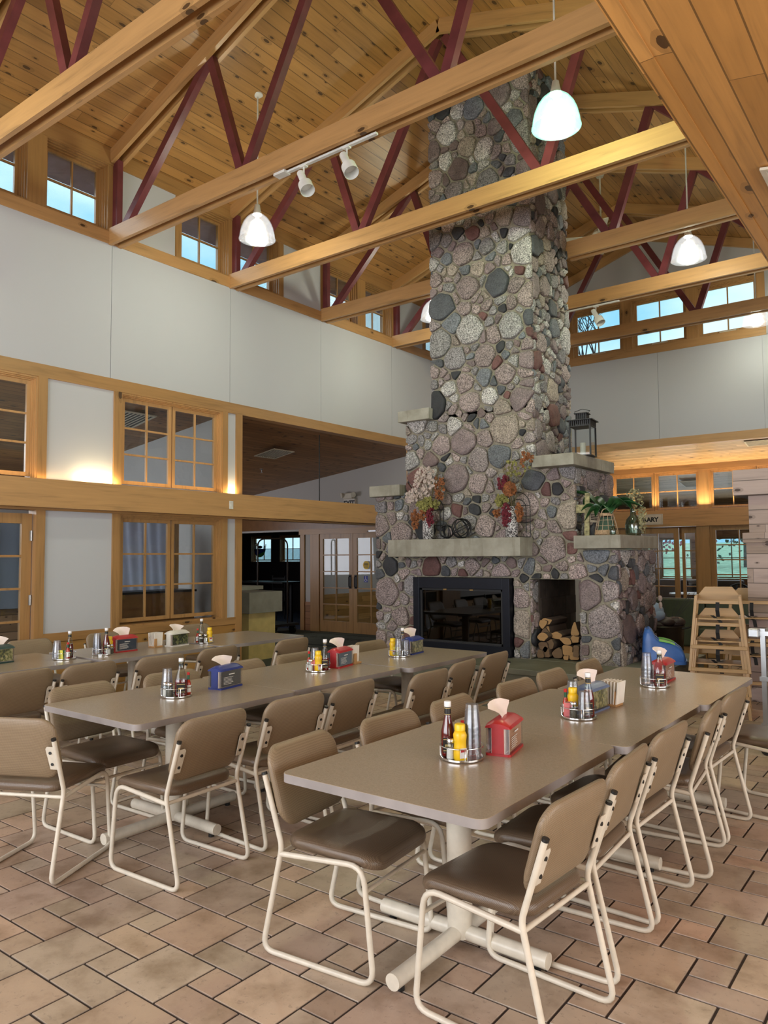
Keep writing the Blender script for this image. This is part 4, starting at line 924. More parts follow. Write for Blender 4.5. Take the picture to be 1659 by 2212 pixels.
def dispenser(x, y, rz, cover, card, lab, napdir=1, plain_nap=False):
    t = thing('napkin_dispenser', lab, 'napkin dispenser', (x, y, ZT), rz)
    w, d, h = .225, .112, .118; f = lambda u, v, w_: (w_, u, v)
    MB().prism(rrect(w, d, .012, 3), 0, .010, lambda u, v, w_: (u, v, w_)).build('base', cover, t)
    m = MB(); m.box(-w / 2 + .006, w / 2 - .006, -.030, .030, .010, h).build('napkin_stack', 'napkin_paper', t)
    for s in (-1, 1): MB().box(s * w / 2, s * (w / 2 - .008), -.026, .026, .008, h + .004).build('end_panel', cover, t)
    for s in (-1, 1):
        p = MB().box(-w / 2 + .004, w / 2 - .004, s * .048, s * .052, .006, h).box(-w / 2 + .004, -w / 2 + .008, s * .030, s * .052, .006, h).box(w / 2 - .008, w / 2 - .004, s * .030, s * .052, .006, h).build('clear_holder', 'clear_plastic', t)
        c = MB().box(-w / 2 + .016, w / 2 - .014, s * .0455, s * .0475, .016, h - .006).build('advert_card', card, t)
        if card in ('card_navy', 'card_tan', 'card_blue'):
            q = MB(); yy0, yy1 = s * .0525, s * .0527
            sx = 1 if s < 0 else -1
            for k in range(6): q.box(sx * -.082, sx * (-.005 + (k * 7 % 4) * .006), yy0, yy1, .030 + k * .0085, .0325 + k * .0085)
            q.box(sx * -.030, sx * .028, yy0, yy1, .088, .094); q.build('card_print', 'label_white', c)
    arc = [(-d / 2 - .002, h - .002), (d / 2 + .002, h - .002), (d / 2 - .004, h + .012), (d / 4, h + .026), (.016, h + .031), (-.016, h + .031), (-d / 4, h + .026), (-d / 2 + .004, h + .012)]
    L = [[(xx, u * k, h - .002 + (v - h + .002) * k2) for u, v in arc] for xx, k, k2 in ((-w / 2 - .002, .96, .55), (-w / 2 + .012, 1, .85), (-w / 2 + .035, 1, 1), (w / 2 - .035, 1, 1), (w / 2 - .012, 1, .85), (w / 2 + .002, .96, .55))]
    MB().layers(L).build('cover', cover, t, 35)
    # pulled napkin
    g = []; nn = 7; top = h + .028
    rnd = random.Random(int(x * 1000 + y * 77))
    hh = .075 if not plain_nap else .060
    for i in range(nn):
        u = -.048 + .096 * i / (nn - 1); g.append([(u * (1 + .12 * j) + napdir * .016 * (j / 4) ** 2, .030 * math.sin(u * 38 + j * .5 + .6) * (.15 + j * .22) + .022 * (j / 4) ** 2, top + hh * (j / 4) * (1 - .30 * (u * napdir / .05 + .2) ** 2) + rnd.uniform(-.002, .002)) for j in range(5)])
    m = MB(); vs = [p for r_ in g for p in r_]; n0 = len(vs); vs += [(a, b + .004, c) for a, b, c in vs]
    fs = [(i * 5 + j, (i + 1) * 5 + j, (i + 1) * 5 + j + 1, i * 5 + j + 1) for i in range(nn - 1) for j in range(4)]; fs += [tuple(n0 + k for k in reversed(f_)) for f_ in fs]
    rim = [i * 5 for i in range(nn)] + [(nn - 1) * 5 + j for j in range(1, 5)] + [i * 5 + 4 for i in reversed(range(nn - 1))] + [j for j in (3, 2, 1)]
    fs += [(rim[k], rim[(k + 1) % len(rim)], n0 + rim[(k + 1) % len(rim)], n0 + rim[k]) for k in range(len(rim))]
    m.add(vs, fs); o = m.build('napkin', 'napkin_paper', None, 70); o.location = (x, y, ZT); o.rotation_euler = (0, 0, rz)
    tag(o, 'napkin in the ' + lab, 'napkin')
    return t
def menuholder(x, y, rz, lab, n=5, photo=True):
    t = thing('menu_holder', 'wooden block holder ' + lab, 'menu holder', (x, y, ZT), rz)
    MB().box(-.045, .045, -.05, .05, 0, .014).box(-.045, -.033, -.05, .05, .014, .095).box(.033, .045, -.05, -.02, .014, .085).build('wood_block', 'holder_wood', t, bevel=.002)
    for i in range(n):
        u = -.030 + .015 * i
        o = MB().box(-.003, .003, -.052, .052, 0, .125).build('menu_card', 'menu_white', None); tag(o, 'white edged menu cards in the wooden holder ' + lab, 'menu card', 'menu cards ' + lab)
        c, s_ = math.cos(rz), math.sin(rz); o.location = (x + u * c, y + u * s_, ZT + .0142); o.rotation_euler = (0, .04 * (i - 2), rz)
        if photo and i == 0: MB().box(-.0036, -.0030, -.050, .050, .002, .123).build('cover_photo', 'menu_photo', o)

A1 = 'on the near row, first table'; A2 = 'on the near row, middle table'; A3 = 'on the near row, last table'
def at(cx, cy, r, deg):  # polar position in a caddy; deg measured from the direction towards the camera, anticlockwise seen from above
    b = math.atan2(-cy, -cx) + math.radians(deg); return cx + r * math.cos(b), cy + r * math.sin(b)
def C(cx, cy, where, rot=None): return caddy(cx, cy, where, rot if rot is not None else math.atan2(-cy, -cx))
# row 1
c = (-1.70, 2.76); C(*c, A1); ketchup(*at(*c, .058, -95), 'full ketchup bottle with black neck label ' + A1, fill=.20); shaker(*at(*c, .062, -48), 'salt shaker half full ' + A1, 'salt', 'salt'); mustard(*at(*c, .050, -8), 'yellow mustard bottle ' + A1)
cups(*at(*c, .050, 62), 6, A1, .022); hotsauce(*at(*c, .055, 175), 'small red-capped hot sauce bottle ' + A1); packets(*at(*c, .055, 140), ['pink_paper', 'pink_paper'], A1)
dispenser(-1.615, 2.98, .22 + PI / 2, 'red_plastic', 'card_tan', 'red napkin dispenser with a tan card ' + A1, -1)
c = (-1.62, 3.80); C(*c, A2); hotsauce(*at(*c, .068, -98), 'small hot sauce bottle at the left ' + A2); packets(*at(*c, .062, -62), ['pink_paper', 'green_paper', 'pink_paper'], A2); shaker(*at(*c, .060, -28), 'pepper shaker ' + A2, 'pepper', 'pepper'); mustard(*at(*c, .030, -100), 'yellow mustard bottle ' + A2)
cups(*at(*c, .058, 28), 2, A2 + ' at the caddy front', .024); cups(*at(*c, .060, -150), 4, A2 + ' at the caddy back', .020); ketchup(*at(*c, .050, 78), 'three-quarter full ketchup bottle ' + A2, fill=.14)
dispenser(-1.64, 4.03, -.04 + PI / 2, 'grey_blue_plastic', 'photo_card', 'grey-blue napkin dispenser with a landscape card ' + A2, -1); menuholder(-1.60, 4.215, -.05, A2, 6)
c = (-1.60, 4.98); C(*c, A3); cups(*at(*c, .055, -60), 5, A3); ketchup(*at(*c, .045, 40), 'large square ketchup bottle, part empty ' + A3, fill=.10, big=1.25)
dispenser(-1.63, 5.24, .02 + PI / 2, 'red_plastic', 'card_tan', 'red napkin dispenser behind a ketchup bottle ' + A3, 1)
# row 2
B1 = 'on the middle row, first table'; B2 = 'on the middle row, central table'; B3 = 'on the middle row, last table'
c = (-3.86, 2.95); C(*c, B1); shaker(*at(*c, .066, -75), 'salt shaker ' + B1, 'salt', 'salt'); shaker(*at(*c, .060, -42), 'pepper shaker ' + B1, 'pepper', 'pepper'); cups(*at(*c, .060, -110), 3, B1, .024)
ketchup(*at(*c, .040, 40), 'large square ketchup bottle with a black label, half full ' + B1, fill=.10, big=1.25); hotsauce(*at(*c, .070, 85), 'small hot sauce bottle ' + B1)
dispenser(-3.86, 3.34, .17 + PI / 2, 'blue_plastic', 'card_navy', 'blue napkin dispenser with a navy card ' + B1, -1, True)
c = (-3.84, 4.22); C(*c, B2); hotsauce(*at(*c, .070, -95), 'small hot sauce bottle ' + B2); packets(*at(*c, .045, -50), ['pink_paper', 'pink_paper', 'pink_paper'], B2); shaker(*at(*c, .068, -58), 'salt shaker ' + B2, 'salt', 'salt'); mustard(*at(*c, .050, -2), 'yellow mustard bottle ' + B2)
ketchup(*at(*c, .055, 60), 'nearly empty ketchup bottle ' + B2, fill=.09); cups(*at(*c, .055, -150), 3, B2, .022)
dispenser(-3.85, 4.48, .20 + PI / 2, 'red_plastic', 'card_blue', 'red napkin dispenser with a blue card ' + B2, -1); menuholder(-3.87, 4.665, .15, B2, 4)
c = (-3.82, 5.22); C(*c, B3); mustard(*at(*c, .060, -80), 'yellow mustard bottle ' + B3); packets(*at(*c, .045, -50), ['yellow_paper', 'yellow_paper'], B3); cups(*at(*c, .058, -8), 3, B3 + ' at the caddy front', .018); cups(*at(*c, .060, 60), 2, B3 + ' at the caddy side', .018)
ketchup(*at(*c, .050, 150), 'almost empty ketchup bottle ' + B3, fill=.07)
dispenser(-3.84, 5.44, .14 + PI / 2, 'blue_plastic', 'photo_card', 'blue napkin dispenser with a landscape card ' + B3, -1)
# row 3
D1 = 'on the far row, first table'; D2 = 'on the far row, middle table'
dispenser(-6.27, 3.02, .12 + PI / 2, 'green_plastic', 'photo_card', 'dark green napkin dispenser ' + D1, 1)
c = (-6.05, 3.47); C(*c, D1); cups(*at(*c, .060, -75), 3, D1, .020); packets(*at(*c, .045, -35), ['yellow_paper', 'green_paper'], D1); hotsauce(*at(*c, .055, 30), 'small hot sauce bottle with a tipped label ' + D1); ketchup(*at(*c, .040, 90), 'ketchup bottle with a smeared neck ' + D1, fill=.12)
c = (-6.04, 3.83); C(*c, D2); cups(*at(*c, .055, -70), 5, D2, .018); ketchup(*at(*c, .035, 40), 'full ketchup bottle ' + D2, fill=.20); shaker(*at(*c, .065, 40), 'salt shaker ' + D2, 'salt', 'salt'); shaker(*at(*c, .068, 75), 'pepper shaker ' + D2, 'pepper', 'pepper'); mustard(*at(*c, .065, 130), 'yellow mustard bottle ' + D2)
dispenser(-6.10, 4.075, .02 + PI / 2, 'red_plastic', 'card_navy', 'red napkin dispenser with a navy card ' + D2, -1)
menuholder(-6.12, 4.43, .1, D2, 5); dispenser(-6.06, 4.63, .12 + PI / 2, 'white_plastic', 'photo_dark', 'white napkin dispenser with a dark card ' + D2, 1, True)
D3 = 'beside the white napkin dispenser on the far row'
c = (-6.02, 4.93); C(*c, D3); ketchup(*at(*c, .055, -150), 'almost empty ketchup bottle ' + D3, fill=.05); hotsauce(*at(*c, .065, -80), 'small hot sauce bottle ' + D3); shaker(*at(*c, .06, -40), 'pepper shaker ' + D3, 'pepper', 'pepper'); shaker(*at(*c, .055, 15), 'salt shaker ' + D3, 'salt', 'salt'); mustard(*at(*c, .055, 70), 'yellow mustard bottle ' + D3)

# ------------------------------------------------------------ pendants, fan, track lights
def pendant(x, y, lab, green=False, power=120):
    t = thing('pendant_lamp', lab, 'pendant lamp', (x, y, 0), 0, 'glass dome pendant lamps'); zb = 5.33; zc = zroof(x)
    MB().lathe([(0, zc - .012), (.03, zc - .012), (.062, zc + .01), (.065, zc + .03), (0, zc + .03)], n=20).build('canopy', 'white_metal', t, 40)
    MB().cyl((0, 0, zb + .40), (0, 0, zc), .0095, n=10).build('rod', 'white_metal', t, 40)
    MB().lathe([(.012, zb + .42), (.030, zb + .415), (.038, zb + .36), (.055, zb + .30), (.050, zb + .295), (.0, zb + .295)], n=24).build('socket_housing', 'white_metal', t, 40)
    pr = [(.050, .30), (.085, .285), (.125, .25), (.160, .20), (.185, .14), (.202, .07), (.208, .015), (.215, .0), (.208, .0), (.200, .016), (.194, .07), (.176, .138), (.152, .195), (.118, .242), (.082, .275), (.048, .288)]
    MB().lathe([(r, zb + z) for r, z in pr], n=40).build('glass_shade', 'pendant_glass_green' if green else 'pendant_glass', t, 40)
    MB().lathe([(0, zb + .10), (.030, zb + .11), (.036, zb + .15), (.028, zb + .20), (.018, zb + .27), (0, zb + .28)], n=16).build('bulb', 'lamp_bulb', t, 60)
    point('pendant_light', (x, y, zb + .07), power, (.80, 1.0, .60) if green else (.97, 1.0, .80), .10)
    return t
pendant(-2.65, 6.0, 'glowing green-tinted glass dome pendant in front of the chimney top', True, 120)
pendant(-6.42, 6.0, 'clear ribbed glass pendant hanging before the left clerestory windows', False, 60)
pendant(-2.58, 9.8, 'bright white glass pendant to the right of the chimney', False, 75)
pendant(-2.48, 13.3, 'bright glass pendant cut by the right edge before the gable windows', False, 40)
pendant(-6.45, 9.8, 'glass pendant almost hidden behind the left edge of the chimney', False, 70)
pendant(-2.65, 2.1, 'glass pendant above the photographer on the right side of the roof', False, 45); pendant(-6.42, 2.1, 'glass pendant above the photographer on the left side of the roof', False, 45)
t = thing('ceiling_fan', 'white four-blade ceiling fan hanging from the roof behind the chimney', 'ceiling fan', (-4.28, 11.3, 0)); zc = zroof(-4.28)
MB().lathe([(0, zc - .10), (.05, zc - .10), (.07, zc - .06), (.085, zc), (0, zc)], n=20).build('canopy', 'ivory', t, 40); MB().cyl((0, 0, 6.72), (0, 0, zc), .014, n=10).build('rod', 'ivory', t, 40)
MB().lathe([(0, 6.50), (.05, 6.50), (.09, 6.54), (.13, 6.58), (.14, 6.64), (.10, 6.70), (.04, 6.74), (0, 6.74)], n=24).build('motor_housing', 'ivory', t, 40)
for k in range(4):
    a = .42 + k * PI / 2; c_, s_ = math.cos(a), math.sin(a); f = lambda u, v, w: (c_ * u - s_ * v, s_ * u + c_ * v, 6.58 + v * .18 + w)
    b = MB().prism([(.22, -.055), (.66, -.075), (.68, -.06), (.68, .06), (.66, .075), (.22, .055)], 0, .008, f).build('blade', 'ivory', t); MB().prism([(.10, -.012), (.26, -.03), (.26, .03), (.10, .012)], -.006, 0, f).build('blade_arm', 'ivory', b)
def track(x0, x1, y, z, heads, lab, two=True):
    t = thing('track_light', lab, 'track light', (0, y, z)); m = MB(); m.box(x0, x1, -.017, .017, -.02, 0).build('track', 'white_metal', t)
    MB().box(x0 - .10, x0 + .05, -.055, .03, -.026, 0).build('feed_box', 'white_metal', t)
    for hx in heads:
        h = MB().box(hx - .035, hx + .035, -.022, .022, -.032, -.02).cyl((hx, 0, -.03), (hx, 0, -.13), .007, n=8).build('lamp_arm', 'white_metal', t)
        d = Vector((.10, .35, -.80)).normalized(); d = Vector((.32, -.10, -.55)).normalized(); o = Vector((hx - .045, 0, -.075))
        m = MB(); p1 = o + d * .15; p2 = o + d * .17; p3 = o + d * .27
        m.cyl(o, p1, .036, n=20).cyl(p1, p2, .036, .068, n=20, cap=False).cyl(p2, p3, .068, .070, n=24, cap=False).cyl(p2, p2 + d * .004, .066, n=20); m.build('lamp_head', 'white_metal', h, 40)
    return t
track(-5.12, -3.97, 5.145, 5.368, (-4.86, -4.32), 'white track with two spotlight heads under a truss chord')
track(-5.1, -3.86, 10.855, 5.368, (-4.22,), 'white track with one spotlight head behind the chimney')
# sprinklers
def sprinkler(x, y, z, lab):
    t = thing('sprinkler_head', lab, 'sprinkler', (x, y, z), 0, 'ceiling sprinkler heads'); MB().lathe([(0, 0), (.035, 0), (.035, -.006), (.012, -.02), (.010, -.05), (0, -.05)], n=16).build('escutcheon', 'steel', t, 40); MB().lathe([(0, -.07), (.028, -.071), (.028, -.074), (0, -.074)], n=16).cyl((0, 0, -.05), (0, 0, -.07), .004, n=6).build('deflector', 'steel', t)
sprinkler(-10.35, 9.8, zaisleW(-10.35), 'sprinkler head on the dark hall ceiling'); sprinkler(-5.72, 15.5, zaisleN(15.5), 'sprinkler head on the lit ceiling before the library'); sprinkler(-10.2, 4.6, zaisleW(-10.2), 'sprinkler head seen through the upper left window')
def vent(name, x, y, z, w, d, ax, lab, dark='black_plastic', frame='ivory', slope=0):
    t = thing(name, lab, 'air vent', (x, y, z)); t.rotation_euler = slope
    m = MB(); b = .028; m.box(-w / 2, w / 2, -d / 2, -d / 2 + b, -.014, 0).box(-w / 2, w / 2, d / 2 - b, d / 2, -.014, 0).box(-w / 2, -w / 2 + b, -d / 2 + b, d / 2 - b, -.014, 0).box(w / 2 - b, w / 2, -d / 2 + b, d / 2 - b, -.014, 0).build('vent_frame', frame, t)
    q = MB().box(-w / 2 + b, w / 2 - b, -d / 2 + b, d / 2 - b, -.004, 0).build('vent_back', dark, t); m = MB(); n = 9
    for i in range(1, n): c_ = -d / 2 + b + (d - 2 * b) * i / n; m.box(-w / 2 + b, w / 2 - b, c_ - .006, c_ + .006, -.012, -.004)
    m.build('vent_slats', frame, q)
sl = math.atan(.17)
vent('ceiling_vent', -9.45, 9.25, zaisleW(-9.45), .50, .50, 0, 'square vent on the dark hall ceiling', 'grout', slope=(0, -sl, 0)); vent('ceiling_vent', -8.95, 5.95, zaisleW(-8.95), .60, .60, 0, 'square vent behind the upper window over the beam', slope=(0, -sl, 0))
vent('ceiling_vent', -.60, 4.42, zaisleE(-.60), .30, .36, 0, 'cream slotted vent on the near sloped soffit at the right edge', 'grout', slope=(0, sl, 0)); vent('ceiling_vent', -2.75, 14.75, zaisleN(14.75), .5, .3, 0, 'slotted vent on the boarded ceiling under the far wall', slope=(-sl, 0, 0))
vent('ceiling_vent', -4.6, 17.3, zaisleN(17.3), .5, .5, 0, 'square vent behind the transom windows over the library doors', slope=(-sl, 0, 0))

# ------------------------------------------------------------ mantel and ledge ornaments
def blooms(t, name, mat, c, rad, n, size, seed, sq=1.0):
    r = random.Random(seed); m = MB()
    for _ in range(n):
        while True:
            p = Vector((r.uniform(-1, 1), r.uniform(-1, 1), r.uniform(-1, 1)))
            if p.length <= 1: break
        q = (c[0] + p.x * rad[0], c[1] + p.y * rad[1], c[2] + p.z * rad[2]); k = size * r.uniform(.6, 1.3)
        a = r.uniform(0, 6.3)
        for j in range(5):  # five small petals
            b = a + j * 2 * PI / 5; u = Vector((math.cos(b), r.uniform(-.5, .5), math.sin(b))).normalized(); w = u.cross(Vector((0, 1, .3))).normalized() * k * .42
            e = Vector(q) + u * k; m.add([q, tuple(Vector(q) + u * k * .5 + w), tuple(e), tuple(Vector(q) + u * k * .5 - w)], [(0, 1, 2, 3)])
    o = m.build(name, mat, t); o['kind'] = 'stuff'; return o
def vase(x, y, z, lab, flab, style):
    t = thing('flower_vase', lab, 'vase', (x, y, z), 0, 'speckled mantel vases')
    MB().lathe([(0, 0), (.060, 0), (.068, .01), (.072, .12), (.070, .22), (.060, .29), (.050, .335), (.046, .35), (.040, .35), (.040, .02), (0, .02)], n=28).build('vase_body', 'vase_ceramic', t, 50)
    a = thing('flower_arrangement', flab, 'flowers', (x, y, z + .28)); m = MB(); r = random.Random(5 + style)
    for i in range(22):
        b = r.uniform(0, 6.3); s_ = r.uniform(.05, .26); h = r.uniform(.25, .62); m.tube([(0, 0, -.05), (math.cos(b) * s_ * .4, math.sin(b) * s_ * .25, h * .5), (math.cos(b) * s_, min(.07, math.sin(b) * s_ * .5), h)], .0025, 4)
    m.build('stems', 'dry_stem', a)
    if style == 0:
        blooms(a, 'white_blossoms', 'flower_white', (-.03, -.02, .42), (.16, .09, .20), 190, .022, 1); blooms(a, 'white_blossoms', 'flower_white', (-.20, -.02, .26), (.12, .05, .08), 40, .022, 9)
        blooms(a, 'green_hydrangea', 'flower_green', (.02, -.05, .14), (.17, .08, .08), 110, .026, 2); blooms(a, 'rust_blossoms', 'flower_rust', (-.15, -.06, -.03), (.06, .04, .12), 70, .020, 3)
        blooms(a, 'rust_blossoms', 'flower_rust', (-.03, -.07, .02), (.05, .04, .08), 40, .020, 4); blooms(a, 'wine_blossoms', 'flower_wine', (.075, -.07, -.01), (.045, .04, .14), 90, .018, 5); blooms(a, 'brown_leaves', 'flower_rust', (.16, .0, .34), (.07, .05, .16), 50, .024, 6)
    else:
        blooms(a, 'wine_blossoms', 'flower_wine', (-.07, -.04, .33), (.08, .06, .09), 80, .022, 11); o = blooms(a, 'rust_mum', 'flower_rust', (.03, -.09, .26), (.07, .04, .07), 120, .030, 12)
        blooms(a, 'green_hydrangea', 'flower_green', (-.09, -.06, .14), (.08, .05, .07), 60, .026, 13); blooms(a, 'wine_blossoms', 'flower_wine', (-.03, -.07, -.03), (.055, .04, .15), 130, .018, 14)
        blooms(a, 'rust_blossoms', 'flower_rust', (.12, -.05, .0), (.04, .04, .11), 50, .020, 15); blooms(a, 'rust_blossoms', 'flower_rust', (-.16, -.05, .0), (.04, .04, .05), 26, .020, 16); blooms(a, 'branch_leaves', 'flower_green', (.10, -.02, .50), (.20, .06, .10), 34, .020, 17)
        blooms(a, 'branch_leaves', 'flower_rust', (.20, -.02, .60), (.10, .05, .10), 14, .030, 18)
vase(-5.13, 7.62, 1.80, 'black and white speckled vase at the left of the mantel', 'dried white, rust and wine flowers in the left mantel vase', 0); vase(-4.00, 7.62, 1.80, 'black and white speckled vase at the right of the mantel', 'dried rust and wine flowers in the right mantel vase', 1)
def trellis(x, y, lab):
    t = thing('wire_arch', lab, 'wire arch ornament', (x, y, 1.80), 0, 'black wire arch frames on the mantel'); r = .005
    for k, (w, h0) in enumerate(((.155, .36), (.105, .33))):
        p = [(-w, 0, .004 + k * .05), (-w, 0, h0)] + [(-w * math.cos(a), 0, h0 + w * 1.0 * math.sin(a)) for a in [PI * i / 14 for i in range(1, 14)]] + [(w, 0, h0), (w, 0, .004 + k * .05)]; MB().tube(p, r, 6).build('arch', 'black_metal', t, 60)
    for z in (.005, .17, .36): MB().cyl((-.155, 0, z), (.155, 0, z), r, n=6).build('crossbar', 'black_metal', t)
trellis(-5.12, 7.71, 'black wire arch frame behind the left mantel vase'); trellis(-3.97, 7.71, 'black wire arch frame behind the right mantel vase')
def orb(x, y, r, lab, seed):
    t = thing('wire_orb', lab, 'wire orb sculpture', (x, y, 1.80 + r), 0, 'black wire orb ornaments'); q = random.Random(seed)
    for i in range(6):
        n = Vector((q.uniform(-1, 1), q.uniform(-1, 1), q.uniform(-.7, .7))).normalized(); a = n.orthogonal().normalized(); b = n.cross(a)
        MB().tube([(a * math.cos(u) + b * math.sin(u)) * (r - .007) for u in [2 * PI * k / 28 for k in range(28)]], .007, 6, True).build('ring', 'black_metal', t, 60)
orb(-4.66, 7.62, .122, 'larger black wire orb in the middle of the mantel', 3); orb(-4.83, 7.56, .088, 'smaller black wire orb left of the larger one', 8)
t = thing('lantern', 'tall black metal lantern with slotted roof on the upper right ledge', 'lantern', (-3.33, 8.08, 2.70), .12); w = .115; m = MB()
for sx in (-1, 1):
    for sy in (-1, 1): m.box(sx * w - .008, sx * w + .008, sy * w - .008, sy * w + .008, 0, .34)
m.box(-w - .01, w + .01, -w - .01, w + .01, 0, .012).build('lantern_frame', 'black_metal', t)
m = MB(); m.box(-w - .03, w + .03, -w - .03, w + .03, .40, .41); m.box(-.075, .075, -.075, .075, .485, .495); m.box(-w - .005, w + .005, -w - .005, w + .005, .335, .345)
for i in range(11):
    u = -w + 2 * w * i / 10
    for s_ in (-1, 1): m.box(u - .007, u + .007, s_ * w - .003, s_ * w + .003, .345, .40).box(s_ * w - .003, s_ * w + .003, u - .007, u + .007, .345, .40)
for i in range(6):
    u = -.055 + .11 * i / 5
    for s_ in (-1, 1): m.box(u - .007, u + .007, s_ * .058 - .003, s_ * .058 + .003, .41, .485).box(s_ * .058 - .003, s_ * .058 + .003, u - .007, u + .007, .41, .485)
m.build('slotted_roof', 'black_metal', t); MB().box(-w + .008, w - .008, -w, -w + .003, .012, .335).box(w - .003, w, -w + .008, w - .008, .012, .335).build('lantern_glass', 'pane', t)
MB().cyl((0, 0, .012), (0, 0, .16), .032, n=18).build('candle', 'ivory', t, 40); MB().tube([(-.06, 0, .49), (-.09, 0, .52), (0, 0, .545), (.09, 0, .52), (.06, 0, .49)], .004, 6).build('handle', 'black_metal', t)
# cross, basket plant, bottles on the lower right ledge
t = thing('wooden_cross', 'weathered mossy wooden cross leaning on the lower right ledge', 'cross', (-3.19, 7.80, 1.806), .1); a_ = MB().box(-.026, .026, -.012, .012, 0, .46).build('upright', 'cross_wood', t); MB().box(-.115, .125, -.024, -.012, .245, .335).build('crossbar', 'cross_wood', t); t.rotation_euler = (0, .03, .1)
t = thing('basket_planter', 'open wire and wicker basket holding a broad-leaved green plant', 'basket', (-2.98, 7.82, 1.806))
MB().lathe([(.0, .0), (.115, .0), (.125, .012), (.122, .03), (.118, .055), (.108, .055), (.108, .012), (0, .012)], n=30).build('wicker_base', 'wicker', t, 40); MB().lathe([(.074, .205), (.080, .205), (.078, .235), (.072, .235)], n=26).build('wicker_rim', 'wicker', t, 40)
m = MB()
for i in range(12): a = 2 * PI * i / 12; m.tube([(.118 * math.cos(a), .118 * math.sin(a), .05), (.100 * math.cos(a), .100 * math.sin(a), .13), (.077 * math.cos(a), .077 * math.sin(a), .21)], .0028, 5)
for z, rr in ((.10, .107), (.16, .091)): m.tube([(rr * math.cos(2 * PI * k / 24), rr * math.sin(2 * PI * k / 24), z) for k in range(24)], .0025, 5, True)
m.tube([(.02 + .045 * math.cos(PI * k / 8), -.07, .23 + .05 * math.sin(PI * k / 8)) for k in range(9)], .005, 5); m.build('wicker_ribs', 'twine', t, 60); MB().lathe([(0, .012), (.095, .012), (.085, .10), (.066, .19), (0, .19)], n=20).build('moss_lining', 'foliage_far', t, 40)
pl = thing('potted_plant', 'plant with broad dark green leaves rising from the wicker basket', 'plant', (-2.98, 7.82, 2.0))
for i, (a, L, tip, wd) in enumerate(((150, .34, .12, .09), (185, .30, .02, .10), (200, .24, -.03, .09), (10, .33, .10, .10), (-15, .30, .06, .11), (30, .24, .10, .08), (165, .46, .24, .05), (-60, .18, .02, .09), (-120, .18, .0, .09), (5, .40, .07, .07))):
    a = math.radians(a); c_, s_ = math.cos(a), math.sin(a) * .55; vs = []; N = 9
    for k in range(N):
        f_ = k / (N - 1); rr = L * f_; zz = tip * 1.2 * f_ + .09 * math.sin(PI * f_) + .0; ww = wd * 1.45 * math.sin(PI * min(1, f_ * .93 + .07)) ** .75
        for s2 in (-1, 0, 1): vs.append((rr * c_ - s2 * ww * s_ * 1.2, rr * s_ + s2 * ww * c_ * .6 - 0, zz + abs(s2) * ww * (.35 if i % 2 else .55) - .0))
    fs = [(k * 3 + j, k * 3 + j + 1, k * 3 + j + 4, k * 3 + j + 3) for k in range(N - 1) for j in range(2)]; o = MB().add(vs, fs).build('leaf', 'leaf', pl, 80); so = o.modifiers.new('t', 'SOLIDIFY'); so.thickness = .003
def bottle_vase(x, y, k, lab, dark=False):
    t = thing('glass_bottle', lab, 'glass bottle', (x, y, 1.806)); MB().lathe([(r_ * k, z_ * k) for r_, z_ in [(0, 0), (.062, 0), (.075, .02), (.078, .11), (.066, .16), (.030, .20), (.026, .25), (.032, .26), (.024, .26), (.020, .20), (.058, .155), (.070, .11), (.066, .025), (0, .02)]], n=28).build('bottle_body', 'bottle_glass', t, 60)
    MB().lathe([(0, .02 * k), (.055 * k, .022 * k), (.060 * k, .10 * k), (.05 * k, .15 * k), (0, .155 * k)], n=16).build('bottle_filling', 'olive_glass', t, 60) if dark else None
bottle_vase(-2.86, 7.68, .42, 'small round green glass bottle beside the basket', True); bottle_vase(-2.83, 8.22, 1.12, 'large pale green glass bottle with dried sprigs on the lower right ledge')
t = thing('dried_sprigs', 'dried tan sprigs in the large green glass bottle', 'dried flowers', (-2.83, 8.22, 2.06)); m = MB(); r = random.Random(4)
for i in range(9):
    b = r.uniform(-.6, .9); h = r.uniform(.10, .24); m.tube([(0, 0, 0), (b * .10, -.02, h * .6), (b * .22, -.03, h)], .002, 4)
m.tube([(0, 0, .02), (.09, -.04, .05), (.14, -.06, -.08), (.15, -.06, -.24)], .003, 4); m.build('stems', 'dry_stem', t); blooms(t, 'seed_heads', 'cross_wood', (.03, -.02, .14), (.10, .05, .13), 110, .013, 31); blooms(t, 'seed_heads', 'cross_wood', (.12, -.05, -.08), (.05, .04, .15), 80, .013, 32)

